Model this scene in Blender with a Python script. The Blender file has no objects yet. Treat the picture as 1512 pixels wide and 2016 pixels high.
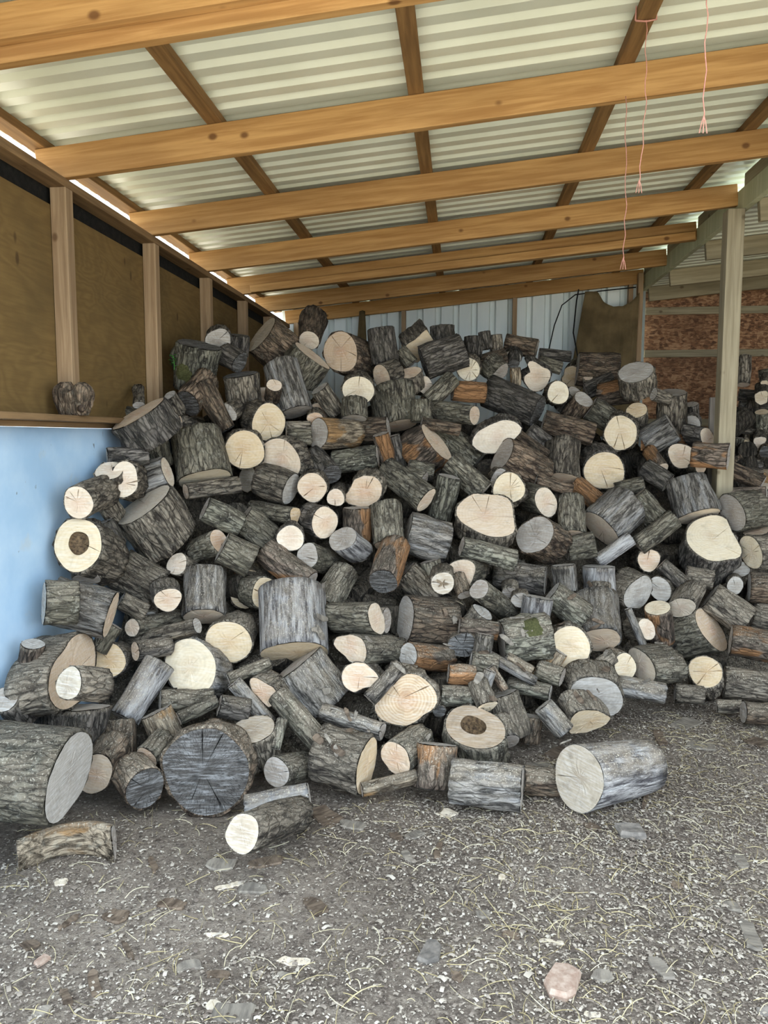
import bpy, bmesh, math, random
import numpy as np
from mathutils import Vector, Matrix
random.seed(7); RNG = np.random.default_rng(7)
scene = bpy.context.scene
COL = scene.collection
PI = math.pi

# ------------------------------------------------------------------ camera, sky, sun, exposure
EYE = 1.55
cd = bpy.data.cameras.new('camera'); cam = bpy.data.objects.new('camera', cd); COL.objects.link(cam)
cd.sensor_fit = 'HORIZONTAL'; cd.sensor_width = 36.0; cd.lens = 36.0 * 1513 / 1512
cd.clip_start = 0.05; cd.clip_end = 400
cam.location = (0, 0, EYE)
cam.rotation_euler = (math.radians(90 - 5.59), 0, math.radians(5.71))
scene.camera = cam
world = bpy.data.worlds.new('sky'); scene.world = world; world.use_nodes = True
bg = world.node_tree.nodes['Background']
bg.inputs[0].default_value = (0.74, 0.87, 1.0, 1); bg.inputs[1].default_value = 1.75
sd = bpy.data.lights.new('sun', 'SUN'); sun = bpy.data.objects.new('sun', sd); COL.objects.link(sun)
sd.energy = 5.5; sd.angle = math.radians(1.5); sd.color = (1.0, 0.93, 0.80)
sun.rotation_euler = (math.radians(-18), math.radians(-42), 0)      # high sun on the left, yard and roof sunlit
scene.view_settings.view_transform = 'Standard'; scene.view_settings.look = 'None'
scene.view_settings.gamma = 1.0; scene.view_settings.use_curve_mapping = False
scene.view_settings.exposure = 1.6

# ------------------------------------------------------------------ node helpers
class NT:
    def __init__(s, name):
        s.m = bpy.data.materials.new(name); s.m.use_nodes = True
        s.t = s.m.node_tree; s.b = s.t.nodes['Principled BSDF']
        s.b.inputs['Roughness'].default_value = 0.85
        s.b.inputs['Specular IOR Level'].default_value = 0.25
    def n(s, typ, **kw):
        nd = s.t.nodes.new('ShaderNode' + typ)
        for k, v in kw.items():
            if k.startswith('_'): setattr(nd, k[1:], v)
        return nd
    def put(s, sock, v):
        if hasattr(v, 'is_linked'): s.t.links.new(v, sock)
        elif isinstance(v, (tuple, list)): sock.default_value = tuple(v) + ((1,) if len(v) == 3 and len(sock.default_value) == 4 else ())
        else: sock.default_value = v
    def math(s, op, a, b=0.0, c=None, clamp=False):
        nd = s.n('Math', _operation=op, _use_clamp=clamp); s.put(nd.inputs[0], a); s.put(nd.inputs[1], b)
        if c is not None: s.put(nd.inputs[2], c)
        return nd.outputs[0]
    def vmath(s, op, a, b=(0, 0, 0)):
        nd = s.n('VectorMath', _operation=op); s.put(nd.inputs[0], a); s.put(nd.inputs[1], b); return nd.outputs[0]
    def obj(s): return s.n('TexCoord').outputs['Object']
    def rnd(s): return s.n('ObjectInfo').outputs['Random']
    def pos(s): return s.n('NewGeometry').outputs['Position']
    def scale(s, v, sc):
        nd = s.n('Mapping'); s.put(nd.inputs[0], v); nd.inputs[3].default_value = sc; return nd.outputs[0]
    def shift(s, v, k=37.0):
        r = s.math('MULTIPLY', s.rnd(), k); return s.vmath('ADD', v, s.comb(r, r, r))
    def comb(s, x, y, z):
        nd = s.n('CombineXYZ'); s.put(nd.inputs[0], x); s.put(nd.inputs[1], y); s.put(nd.inputs[2], z); return nd.outputs[0]
    def sep(s, v):
        nd = s.n('SeparateXYZ'); s.put(nd.inputs[0], v); return nd.outputs
    def noise(s, v, sc, det=4.0, rough=0.55, dist=0.0):
        nd = s.n('TexNoise'); s.put(nd.inputs['Vector'], v); nd.inputs['Scale'].default_value = sc
        nd.inputs['Detail'].default_value = det; nd.inputs['Roughness'].default_value = rough; nd.inputs['Distortion'].default_value = dist
        return nd.outputs['Fac']
    def voro(s, v, sc, feature='F1', out='Distance', rnd=1.0):
        nd = s.n('TexVoronoi', _feature=feature); s.put(nd.inputs['Vector'], v); nd.inputs['Scale'].default_value = sc
        nd.inputs['Randomness'].default_value = rnd; return nd.outputs[out]
    def rng(s, v, a, b, c=0.0, d=1.0):
        nd = s.n('MapRange', _interpolation_type='SMOOTHSTEP'); s.put(nd.inputs[0], v)
        for i, q in enumerate((a, b, c, d)): nd.inputs[i + 1].default_value = q
        return nd.outputs[0]
    def mix(s, f, a, b, mode='MIX'):
        nd = s.n('Mix', _data_type='RGBA', _blend_type=mode); s.put(nd.inputs[0], f); s.put(nd.inputs[6], a); s.put(nd.inputs[7], b)
        return nd.outputs[2]
    def ramp(s, f, stops):
        nd = s.n('ValToRGB'); s.put(nd.inputs[0], f); e = nd.color_ramp.elements
        while len(e) < len(stops): e.new(0.5)
        for el, (p, c) in zip(e, stops): el.position = p; el.color = tuple(c) + (1,)
        return nd.outputs[0]
    def hsv(s, c, h=0.5, sat=1.0, v=1.0):
        nd = s.n('HueSaturation'); s.put(nd.inputs['Hue'], h); s.put(nd.inputs['Saturation'], sat); s.put(nd.inputs['Value'], v)
        s.put(nd.inputs['Color'], c); return nd.outputs[0]
    def bump(s, h, st=0.5, dist=0.01):
        nd = s.n('Bump'); nd.inputs['Strength'].default_value = st; nd.inputs['Distance'].default_value = dist
        s.put(nd.inputs['Height'], h); s.t.links.new(nd.outputs[0], s.b.inputs['Normal'])
    def done(s, col, rough=None):
        s.put(s.b.inputs['Base Color'], col)
        if rough is not None: s.put(s.b.inputs['Roughness'], rough)
        return s.m

def srgb(r, g, b):
    f = lambda c: (c / 255 / 12.92) if c <= 10 else ((c / 255 + 0.055) / 1.055) ** 2.4
    return (f(r), f(g), f(b))

# ------------------------------------------------------------------ materials
def bark(name, dark, light, moss=0.0, lichen=0.0, bare=0.0, barec=(170, 105, 55), streak=0.0, val=1.0, furrow=0.55):
    t = NT(name); o = t.shift(t.obj())
    lon = t.scale(o, (1, 1, 0.2))
    f1 = t.noise(lon, 42, 6, 0.68, 0.4); f2 = t.noise(o, 9, 4, 0.6); f3 = t.noise(lon, 110, 3, 0.6)
    c = t.mix(t.rng(f1, 0.40, 0.60), srgb(*[int(a * 0.8) for a in dark]), srgb(*[int(a * 1.12) for a in light]))
    cr = t.rng(t.voro(t.vmath('ADD', t.scale(o, (1, 1, 0.28)), t.comb(t.math('MULTIPLY', f2, 0.05), t.math('MULTIPLY', f1, 0.03), 0.0)), 38, feature='DISTANCE_TO_EDGE'), 0.0, 0.12, furrow, 0.0)
    c = t.mix(cr, c, srgb(*[int(a * 0.45) for a in dark]))
    c = t.mix(t.rng(f2, 0.35, 0.75, 0.0, 0.55), c, srgb(*[int(a * 0.55) for a in dark]))
    if moss:
        mk = t.math('MULTIPLY', t.rng(t.noise(o, 6, 5, 0.65), 0.42, 0.62), moss)
        c = t.mix(mk, c, t.mix(t.rng(f3, 0.35, 0.65), srgb(62, 60, 50), srgb(110, 105, 88)))
    if streak:
        sk = t.math('MULTIPLY', t.rng(t.noise(t.scale(o, (1, 1, 0.1)), 22, 5, 0.6), 0.47, 0.66), streak)
        c = t.mix(sk, c, srgb(176, 174, 172))
    if bare:
        bk = t.rng(t.noise(t.scale(o, (1, 1, 0.5)), 5.0, 3, 0.5), 0.62 - 0.24 * bare, 0.66 - 0.24 * bare)
        w = t.mix(t.rng(t.noise(t.scale(o, (1, 1, 0.08)), 60, 4, 0.6), 0.3, 0.7), srgb(*[int(a * 0.62) for a in barec]), srgb(*barec))
        c = t.mix(bk, c, w)
    if lichen:
        lk = t.math('MULTIPLY', t.rng(t.noise(o, 34, 5, 0.7), 0.55, 0.63), lichen)
        c = t.mix(lk, c, srgb(154, 150, 136))
    # loose sawdust lying on upward faces, more of it low in the heap
    g = t.n('NewGeometry'); up = t.sep(g.outputs['Normal'])[2]; z = t.sep(g.outputs['Position'])[2]
    fleck = t.rng(t.noise(g.outputs['Position'], 130, 3, 0.7), 0.56, 0.64)
    film = t.rng(t.noise(g.outputs['Position'], 11, 4, 0.7), 0.3, 0.62, 0.0, 0.75)
    low = t.rng(z, 1.5, 0.3, 0.1, 1.0)
    k = t.math('MULTIPLY', t.rng(up, -0.15, 0.7), low)
    c = t.mix(t.math('MULTIPLY', k, film), c, srgb(140, 128, 112))
    c = t.mix(t.math('MULTIPLY', k, t.math('MULTIPLY', fleck, 0.8)), c, srgb(205, 195, 176))
    c = t.hsv(c, 0.5, 1.0, t.math('MULTIPLY_ADD', t.rnd(), 0.5, 0.75 * val))
    t.bump(t.math('SUBTRACT', t.math('ADD', f1, t.math('MULTIPLY', f3, 0.5)), t.math('MULTIPLY', cr, 0.8)), 1.0, 0.014)
    return t.done(c, 0.9)

def cutface(name, base, ring, heart, blot=0.25, ringf=330.0, rings=0.22, crackle=0.0):
    t = NT(name); o0 = t.obj(); o = t.shift(o0)
    d = t.vmath('ADD', o0, t.vmath('SCALE', t.vmath('SUBTRACT', t.comb(t.noise(o, 5, 3), t.noise(t.vmath('ADD', o, (7, 3, 1)), 5, 3), 0.5), (0.5, 0.5, 0.5))))
    for nd in t.t.nodes:
        if nd.bl_idname == 'ShaderNodeVectorMath' and nd.operation == 'SCALE': nd.inputs['Scale'].default_value = 0.07
    x, y, z = t.sep(d); r = t.math('SQRT', t.math('ADD', t.math('MULTIPLY', x, x), t.math('MULTIPLY', y, y)))
    rg = t.math('MULTIPLY_ADD', t.math('SINE', t.math('MULTIPLY', r, ringf)), 0.5, 0.5)
    c = t.mix(t.math('MULTIPLY', rg, rings), srgb(*base), srgb(*ring))
    c = t.mix(t.rng(r, 0.012, 0.07, 0.55, 0.0), c, srgb(*heart))
    ang = t.math('ARCTAN2', y, x)
    ray = t.noise(t.comb(t.math('MULTIPLY', ang, 9.0), t.math('MULTIPLY', r, 3.0), t.math('MULTIPLY', t.rnd(), 40)), 3.0, 3, 0.6)
    c = t.mix(t.rng(ray, 0.5, 0.75, 0.0, 0.28), c, srgb(*ring))
    saw = t.noise(t.scale(o, (9, 90, 9)), 1.6, 3, 0.6)
    c = t.mix(t.rng(saw, 0.42, 0.7, 0.0, 0.42), c, t.mix(0.5, srgb(*base), (1, 1, 1)))
    bl = t.noise(o, 13, 4, 0.65)
    c = t.mix(t.rng(bl, 0.5, 0.75, 0.0, blot), c, srgb(*[int(a * 0.55) for a in ring]))
    sp = t.rng(t.noise(o, 60, 3, 0.7), 0.68, 0.74)
    c = t.mix(t.math('MULTIPLY', sp, 0.55), c, srgb(80, 66, 52))
    if crackle:
        ck = t.rng(t.noise(t.comb(t.math('MULTIPLY', ang, 5.0), t.math('MULTIPLY', r, 8.0), t.rnd()), 6.0, 4, 0.7), 0.5, 0.6)
        c = t.mix(t.math('MULTIPLY', ck, crackle), c, srgb(28, 27, 26))
    c = t.hsv(c, t.math('MULTIPLY_ADD', t.rnd(), 0.014, 0.493), t.math('MULTIPLY_ADD', t.rnd(), -0.4, 1.15), t.math('MULTIPLY_ADD', t.rnd(), 0.2, 0.78))
    t.bump(t.math('ADD', saw, t.math('MULTIPLY', rg, 0.15)), 0.25, 0.004)
    return t.done(c, 0.8)

BARK = {
 'g': bark('bark_grey_brown', (80, 72, 64), (146, 135, 120), moss=0.16, lichen=0.25),
 'm': bark('bark_mossy', (78, 72, 63), (136, 129, 113), moss=0.45, lichen=0.55),
 'd': bark('bark_dark', (62, 58, 55), (120, 113, 106), moss=0.2, lichen=0.12),
 's': bark('bark_weathered', (84, 79, 74), (142, 136, 128), streak=0.6, lichen=0.2, furrow=0.35),
 'S': bark('wood_silver', (92, 88, 90), (154, 150, 148), streak=0.95, val=1.1, furrow=0.12),
 'b': bark('bark_brown', (76, 61, 50), (134, 115, 96), moss=0.2, lichen=0.2),
 'o': bark('bark_orange_scarred', (76, 65, 57), (132, 116, 102), moss=0.12, bare=0.6, barec=(172, 126, 86)),
 'l': bark('bark_lichen', (80, 77, 69), (140, 136, 120), moss=0.25, lichen=0.9),
 'y': bark('bark_tan', (108, 93, 76), (170, 154, 132), lichen=0.3, bare=0.35, barec=(178, 140, 96), furrow=0.3),
}
FACE = {
 'p': cutface('cut_wood_pink', (224, 202, 174), (198, 168, 138), (206, 168, 138)),
 'Y': cutface('cut_wood_cream', (230, 209, 174), (204, 177, 136), (206, 176, 138)),
 'G': cutface('cut_wood_grey', (180, 170, 158), (146, 136, 124), (146, 134, 120), blot=0.35),
 'D': cutface('cut_wood_dark', (84, 80, 76), (56, 53, 50), (62, 58, 54), blot=0.6, crackle=0.7),
}
FACE['T'] = cutface('cut_wood_tan', (188, 170, 146), (156, 138, 114), (152, 132, 108), blot=0.35)
FACE['R'] = cutface('cut_wood_ringed', (230, 211, 182), (186, 152, 114), (200, 158, 120), ringf=420.0, rings=0.5)
def simple(name, c1, c2, sc=30.0, st=(1, 1, 1), bump=0.3, rough=0.85, obj=True, dist=0.004):
    t = NT(name); v = t.scale(t.shift(t.obj()) if obj else t.pos(), st)
    n1 = t.noise(v, sc, 5, 0.65); c = t.mix(t.rng(n1, 0.3, 0.7), srgb(*c1), srgb(*c2))
    c = t.hsv(c, 0.5, 1.0, t.math('MULTIPLY_ADD', t.rnd(), 0.4, 0.8))
    t.bump(n1, bump, dist); return t.done(c, rough)
ROT = simple('rotten_wood', (52, 40, 30), (120, 98, 72), 60)
SPLIT = simple('split_wood', (150, 126, 98), (196, 172, 138), 40, (1, 1, 0.1))
MOSS = simple('moss', (70, 72, 42), (98, 98, 62), 90, bump=0.8, dist=0.01)
LEAF = simple('dry_leaf', (92, 80, 66), (128, 112, 92), 40)
GREEN = simple('green_leaf', (60, 120, 50), (96, 160, 80), 40)
DEBRIS_BARK = simple('bark_piece', (70, 58, 48), (122, 106, 90), 45, (1, 0.25, 1), 0.6, dist=0.008)
DEBRIS_GREY = simple('weathered_piece', (104, 97, 89), (146, 137, 124), 45, (1, 0.2, 1), 0.5, dist=0.006)
DEBRIS_PALE = simple('pale_splinter', (176, 160, 138), (214, 202, 182), 45, (1, 0.15, 1), 0.4)
STONE = simple('stone', (96, 91, 86), (138, 130, 121), 30, bump=0.5)
BRICKM = simple('brick_fragment', (146, 120, 104), (180, 160, 144), 40, bump=0.5)

def timber(name, c1, c2, knot, axis=0, gs=7.0):
    """sawn softwood, grain along a local axis"""
    t = NT(name); o = t.shift(t.obj())
    st = [1, 1, 1]; st[axis] = 0.05
    g = t.noise(t.scale(o, st), gs * 6, 5, 0.6, 0.3)
    b = t.noise(t.scale(o, [1 if s == 1 else 0.3 for s in st]), 3.0, 3, 0.5)
    c = t.mix(t.rng(g, 0.3, 0.72), srgb(*c1), srgb(*c2))
    c = t.mix(t.rng(b, 0.4, 0.7, 0.0, 0.35), c, srgb(*[int(a * 0.75) for a in c1]))
    ks = [0.55, 0.55, 0.55]; ks[axis] = 0.4
    k = t.voro(t.scale(o, ks), 11.0)
    c = t.mix(t.rng(k, 0.13, 0.05, 0.0, 0.85), c, srgb(*knot))
    c = t.hsv(c, 0.5, 1.0, t.math('MULTIPLY_ADD', t.rnd(), 0.25, 0.87))
    t.bump(g, 0.15, 0.003); return t.done(c, 0.75)
RAFT = timber('rafter_pine', (156, 114, 66), (190, 148, 94), (92, 58, 30), 0)
PURL = timber('purlin_pine', (116, 86, 52), (152, 116, 72), (76, 52, 30), 1)
STUD = timber('stud_pine', (150, 122, 92), (186, 158, 124), (100, 74, 50), 2)
POSTM = timber('post_pine', (142, 130, 106), (172, 160, 134), (92, 78, 58), 2)
PALEB = timber('pale_board', (134, 122, 96), (164, 152, 124), (98, 82, 62), 0)
PLATE = timber('plate_pine', (112, 88, 62), (146, 118, 84), (84, 60, 38), 1)
GREYB = timber('grey_board', (112, 104, 96), (150, 142, 132), (80, 72, 64), 2)

t = NT('plywood'); o = t.shift(t.obj())
w = t.noise(t.scale(o, (1, 1, 2.2)), 1.3, 3, 0.55, 0.6)
gr = t.math('MULTIPLY_ADD', t.math('SINE', t.math('MULTIPLY', w, 95.0)), 0.5, 0.5)
fine = t.noise(t.scale(o, (1, 0.08, 1)), 90, 4, 0.6)
c = t.mix(t.math('MULTIPLY', gr, 0.28), srgb(126, 102, 62), srgb(88, 66, 38))
c = t.mix(t.rng(fine, 0.35, 0.7, 0.0, 0.3), c, srgb(96, 76, 46))
c = t.mix(t.rng(t.voro(t.scale(o, (1, 1.6, 0.8)), 3.2), 0.10, 0.05, 0.0, 0.7), c, srgb(64, 46, 28))
c = t.mix(t.rng(t.noise(o, 2.2, 4), 0.45, 0.75, 0.0, 0.5), c, srgb(84, 70, 44))
PLY = t.done(c, 0.8)

t = NT('osb'); o = t.shift(t.obj())
v1 = t.voro(t.scale(o, (0.45, 1, 1.6)), 60, out='Color'); v2 = t.voro(t.scale(o, (0.7, 1, 0.9)), 38, out='Color')
f = t.math('ADD', t.math('MULTIPLY', t.sep(v1)[0], 0.5), t.math('MULTIPLY', t.sep(v2)[1], 0.5))
c = t.ramp(f, [(0.1, srgb(84, 60, 44)), (0.45, srgb(134, 96, 68)), (0.8, srgb(172, 134, 100))])
c = t.mix(t.rng(t.noise(o, 3.0, 4), 0.4, 0.7, 0.0, 0.6), c, srgb(84, 58, 40))
t.bump(f, 0.2, 0.004); OSB = t.done(c, 0.85)

t = NT('roof_steel'); o = t.obj()
c = t.mix(t.rng(t.noise(o, 2.5, 4), 0.3, 0.7), srgb(206, 208, 188), srgb(220, 222, 204))
t.b.inputs['Roughness'].default_value = 0.45; t.b.inputs['Specular IOR Level'].default_value = 0.6
STEEL = t.done(c, 0.32)
t = NT('wall_steel'); c = t.mix(t.rng(t.noise(t.scale(t.obj(), (1, 1, 0.2)), 6, 4), 0.3, 0.7), srgb(218, 226, 224), srgb(230, 236, 233)); WSTEEL = t.done(c, 0.5)
t = NT('blue_paint'); o = t.obj()
n1 = t.noise(o, 3.0, 5, 0.6); c = t.mix(t.rng(n1, 0.3, 0.75), srgb(164, 196, 224), srgb(192, 216, 236))
sc_ = t.rng(t.noise(t.scale(o, (1, 1, 0.5)), 26, 3, 0.6), 0.70, 0.76)
c = t.mix(t.math('MULTIPLY', sc_, 0.75), c, srgb(96, 92, 96))
c = t.mix(t.rng(t.noise(o, 7, 3, 0.5), 0.66, 0.78, 0.0, 0.5), c, srgb(190, 200, 205)); BLUE = t.done(c, 0.6)
BLACK = simple('black_membrane', (18, 18, 17), (34, 33, 30), 40)
t = NT('hessian'); o = t.obj(); x, y, z = t.sep(o)
wv = t.math('ADD', t.math('SINE', t.math('MULTIPLY', x, 900.0)), t.math('SINE', t.math('MULTIPLY', z, 900.0)))
c = t.mix(t.rng(t.noise(o, 5, 4), 0.3, 0.7), srgb(88, 74, 50), srgb(118, 100, 70)); t.bump(wv, 0.3, 0.002); HESS = t.done(c, 0.95)
TWINE = simple('pink_twine', (172, 118, 106), (200, 146, 132), 60)
CABLE = simple('black_cable', (20, 20, 20), (30, 30, 30), 40)

t = NT('earth_floor'); p = t.pos()
a = t.noise(p, 1.1, 5, 0.6); b2 = t.noise(p, 38, 6, 0.75); c3 = t.noise(p, 170, 4, 0.7)
c = t.mix(t.rng(a, 0.36, 0.66), srgb(98, 87, 78), srgb(144, 131, 118))
c = t.mix(t.rng(b2, 0.42, 0.66, 0.0, 0.7), c, srgb(176, 163, 147))
c = t.mix(t.rng(c3, 0.55, 0.68, 0.0, 0.7), c, srgb(184, 172, 156))
c = t.mix(t.rng(t.noise(p, 90, 4, 0.7), 0.56, 0.68, 0.0, 0.75), c, srgb(70, 60, 52))
t.bump(t.math('ADD', b2, c3), 0.8, 0.015); EARTH = t.done(c, 0.95)
def island_mat(name, stops):
    t = NT(name); r = t.n('NewGeometry').outputs['Random Per Island']; c = t.ramp(r, stops); return t.done(c, 0.9)
CHIPM = island_mat('wood_chips', [(0.0, srgb(74, 65, 58)), (0.3, srgb(120, 108, 98)), (0.6, srgb(156, 145, 132)), (0.85, srgb(182, 171, 156)), (1.0, srgb(204, 195, 181))])
STRAWM = island_mat('straw', [(0.0, srgb(132, 118, 84)), (0.5, srgb(184, 168, 126)), (1.0, srgb(216, 206, 176))])
COREM = bark('bark_core_gap_shade', (50, 45, 40), (96, 88, 78), moss=0.2, val=0.8)  # bark darkened so the shade between logs is in the colour

# ------------------------------------------------------------------ object helpers
def obj(name, verts, faces, mat, parent=None, smooth=False, M=None):
    me = bpy.data.meshes.new(name)
    me.from_pydata([tuple(v) for v in verts], [], [tuple(f) for f in faces]); me.update()
    me.materials.append(mat)
    if smooth: me.polygons.foreach_set('use_smooth', [True] * len(me.polygons))
    o = bpy.data.objects.new(name, me); COL.objects.link(o)
    if parent is not None: o.parent = parent
    if M is not None: o.matrix_local = M
    return o
def empty(name, loc=(0, 0, 0), M=None):
    o = bpy.data.objects.new(name, None); COL.objects.link(o); o.empty_display_size = 0.1
    if M is not None: o.matrix_world = M
    else: o.location = loc
    return o
def tag(o, label, cat, group=None):
    o['label'] = label; o['category'] = cat
    if group: o['group'] = group
    return o
def struct(name):
    o = empty(name); o['kind'] = 'structure'; return o
def board(name, p0, p1, w, h, mat, parent, up=(0, 0, 1), bev=0.003):
    """board whose long axis runs p0 -> p1 (centre line); w across, h along up; long axis is local X, Y or Z as the grain wants"""
    p0, p1 = Vector(p0), Vector(p1); L = (p1 - p0).length
    x = (p1 - p0).normalized(); y = Vector(up).cross(x).normalized(); z = x.cross(y)
    ax = {'rafter_pine': 0, 'pale_board': 0, 'purlin_pine': 1, 'plate_pine': 1}.get(mat.name, 2)
    if ax == 0: B, d = (x, y, z), (L, w, h)
    elif ax == 1: B, d = (z, x, y), (h, L, w)
    else: B, d = (y, z, x), (w, h, L)
    bm = bmesh.new(); bmesh.ops.create_cube(bm, size=1.0)
    bmesh.ops.scale(bm, vec=d, verts=bm.verts)
    bmesh.ops.bevel(bm, geom=bm.edges[:], offset=bev, segments=1, affect='EDGES')
    me = bpy.data.meshes.new(name); bm.to_mesh(me); bm.free(); me.materials.append(mat)
    o = bpy.data.objects.new(name, me); COL.objects.link(o); o.parent = parent
    M = Matrix.Identity(4)
    for i in range(3):
        for k in range(3): M[k][i] = B[i][k]
    M.translation = (p0 + p1) / 2; o.matrix_local = M
    return o
def tube_mesh(pts, radii, n=7, cap=True):
    pts = [Vector(p) for p in pts]; V = []; Fc = []
    u = None
    for i, p in enumerate(pts):
        d = (pts[min(i + 1, len(pts) - 1)] - pts[max(i - 1, 0)]).normalized()
        if u is None: u = d.orthogonal().normalized()
        u = (u - d * u.dot(d)).normalized(); w = d.cross(u)
        r = radii[i] if hasattr(radii, '__len__') else radii
        for k in range(n):
            a = 2 * PI * k / n; V.append(p + u * math.cos(a) * r + w * math.sin(a) * r)
    for i in range(len(pts) - 1):
        for k in range(n):
            a, b = i * n + k, i * n + (k + 1) % n
            Fc.append((a, b, b + n, a + n))
    if cap: Fc.append(tuple(range(n))[::-1]); Fc.append(tuple(range((len(pts) - 1) * n, len(pts) * n)))
    return V, Fc

# ------------------------------------------------------------------ the shed
X0, X1, YB = -1.85, 1.85, 8.35              # inner stud face, right beam face, back tin wall
SL = 0.096
def zr(x): return 2.755 + SL * (x - X0)      # underside of the rafters
floor_ob = None
def build_floor():
    xs = np.concatenate([np.linspace(-2.6, 3.2, 117), ]); ys = np.linspace(0.8, 8.8, 161)
    X, Y = np.meshgrid(xs, ys); Z = np.zeros_like(X)
    for k in range(26):
        fx, fy, ph = RNG.normal(0, 5.5), RNG.normal(0, 5.5), RNG.uniform(0, 6.28)
        Z += np.sin(X * fx + Y * fy + ph) * 0.014 / (1 + 0.35 * math.hypot(fx, fy))
    edge = np.minimum(np.minimum(X + 2.6, 3.2 - X), np.minimum(Y - 0.8, 8.8 - Y)); Z *= np.clip(edge / 0.3, 0, 1)
    Z -= 0.006
    V = np.stack([X, Y, Z], -1).reshape(-1, 3); nx = len(xs); Fc = []
    for j in range(len(ys) - 1):
        for i in range(nx - 1): a = j * nx + i; Fc.append((a, a + 1, a + nx + 1, a + nx))
    o = obj('floor', V, Fc, EARTH, smooth=True); o['kind'] = 'structure'
    return X, Y, Z
FX, FY, FZ = build_floor()
def floor_z(x, y):
    i = np.clip(np.round((np.asarray(x) + 2.6) / 5.8 * 116).astype(int), 0, 116); j = np.clip(np.round((np.asarray(y) - 0.8) / 8.0 * 160).astype(int), 0, 160)
    return FZ[j, i]
# yard and ground outside, around the shed floor
yv = [(-30, -30, -.006), (30, -30, -.006), (30, .8, -.006), (-30, .8, -.006), (-30, 8.8, -.006), (-2.6, 8.8, -.006), (-2.6, .8, -.006), (3.2, .8, -.006), (30, 8.8, -.006), (3.2, 8.8, -.006), (-30, 30, -.006), (30, 30, -.006)]
o = obj('yard', yv, [(0, 1, 2, 7, 6, 3), (3, 6, 5, 4), (7, 2, 8, 9), (4, 5, 9, 8, 11, 10)], simple('yard_gravel', (150, 142, 126), (186, 178, 160), 14, obj=False)); o['kind'] = 'structure'

# --- roof
ceiling = struct('ceiling')
def corrugated(name, mat, parent, p0, ex, ey, L, pitch, nrib, depth, off=0.0, prof=(0.50, 0.04, 0.13, 0.33), thick=0.0007):
    """trapezoidal sheet: ribs run along ex (length L), repeat along ey; ribs rise along ex x ey"""
    ex, ey = Vector(ex).normalized(), Vector(ey).normalized(); ez = ex.cross(ey); p0 = Vector(p0)
    pts = []
    for i in range(nrib):
        s = i * pitch
        pts += [(s, 0), (s + prof[0] * pitch, 0), (s + (prof[0] + prof[1]) * pitch, depth), (s + (prof[0] + prof[1] + prof[2]) * pitch, depth)]
    pts.append((nrib * pitch, 0)); V = []; Fc = []
    n = len(pts)
    for zz in (0, 0.0012):
        for e in (0, L):
            for (s, d) in pts: V.append(p0 + ex * e + ey * s + ez * (d + off + zz))
    for i in range(n - 1):
        Fc.append((i, i + 1, n + i + 1, n + i)); Fc.append((2 * n + i, 3 * n + i, 3 * n + i + 1, 2 * n + i + 1))
        Fc.append((i, 2 * n + i, 2 * n + i + 1, i + 1)); Fc.append((n + i, n + i + 1, 3 * n + i + 1, 3 * n + i))
    return obj(name, V, Fc, mat, parent)
sx = -2.09; exr = (1, 0, SL); PITCH = 0.1335
LEN = (2.02 - sx) * math.hypot(1, SL)
for k in range(1, 8):                         # 1 m cover sheets, laid side by side along the depth of the shed
    corrugated('roof_sheet', STEEL, ceiling, (sx, 0.66 + k * PITCH * 8 * 0.9375, zr(sx) + 0.145 + 0.047), exr, (0, 1, 0), LEN, PITCH * 0.9375, 8, 0.06, off=0.0006 * (k % 2))
RY = [1.72, 2.545, 3.555, 4.585, 5.6, 6.52, 7.42]
for i, y in enumerate(RY):
    a, b = X0 - 0.14, X1
    board('rafter', (a, y + .0225, zr(a) + .0725), (b, y + .0225, zr(b) + .0725), 0.045, 0.145, RAFT, ceiling)
    if i == 1: board('rafter', (a, y - .024, zr(a) + .105), (b, y - .024, zr(b) + .105), 0.045, 0.11, RAFT, ceiling)
    if i == 5: board('rafter', (X0 + .07, y - .024, zr(X0 + .07) + .028), (b - .02, y - .024, zr(b - .02) + .028), 0.045, 0.062, RAFT, ceiling)
for x in (-1.985, -1.135, -0.215, 0.69, 1.565):
    board('purlin', (x, 1.66, zr(x) + .1685), (x, 8.34, zr(x) + .1685), 0.07 if x > -1.9 else 0.08, 0.044, PURL, ceiling, up=(-SL, 0, 1))
# --- left wall
wl = struct('wall_left')
board('top_plate', (X0 - .0475, 1.66, 2.734), (X0 - .0475, 8.3, 2.734), 0.095, 0.04, PLATE, wl)
SY = [1.7, 2.545, 3.585, 4.64, 5.66, 6.62, 7.5]
for y in SY: board('stud', (X0 - .039, y, 1.655), (X0 - .039, y, 2.713), 0.078, 0.07, STUD, wl, up=(0, 1, 0))
for a, b in zip(SY[:-1], SY[1:]):
    obj('plywood_panel', [(X0 - .08 - d, yy, zz) for d in (0, .012) for yy in (a + .002, b - .002) for zz in (1.64, 2.635)],
        [(0, 2, 3, 1), (4, 5, 7, 6), (0, 4, 6, 2), (1, 3, 7, 5), (0, 1, 5, 4), (2, 6, 7, 3)], PLY, wl)
obj('plywood_panel', [(X0 - .08 - d, yy, zz) for d in (0, .012) for yy in (7.502, 8.375) for zz in (1.64, 2.635)],
    [(0, 2, 3, 1), (4, 5, 7, 6), (0, 4, 6, 2), (1, 3, 7, 5), (0, 1, 5, 4), (2, 6, 7, 3)], PLY, wl)
obj('black_membrane', [(X0 - .1 - d, yy, zz) for d in (0, .006) for yy in (1.67, 8.375) for zz in (2.5, 2.75)],
    [(0, 2, 3, 1), (4, 5, 7, 6), (0, 4, 6, 2), (1, 3, 7, 5), (0, 1, 5, 4), (2, 6, 7, 3)], BLACK, wl)
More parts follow.
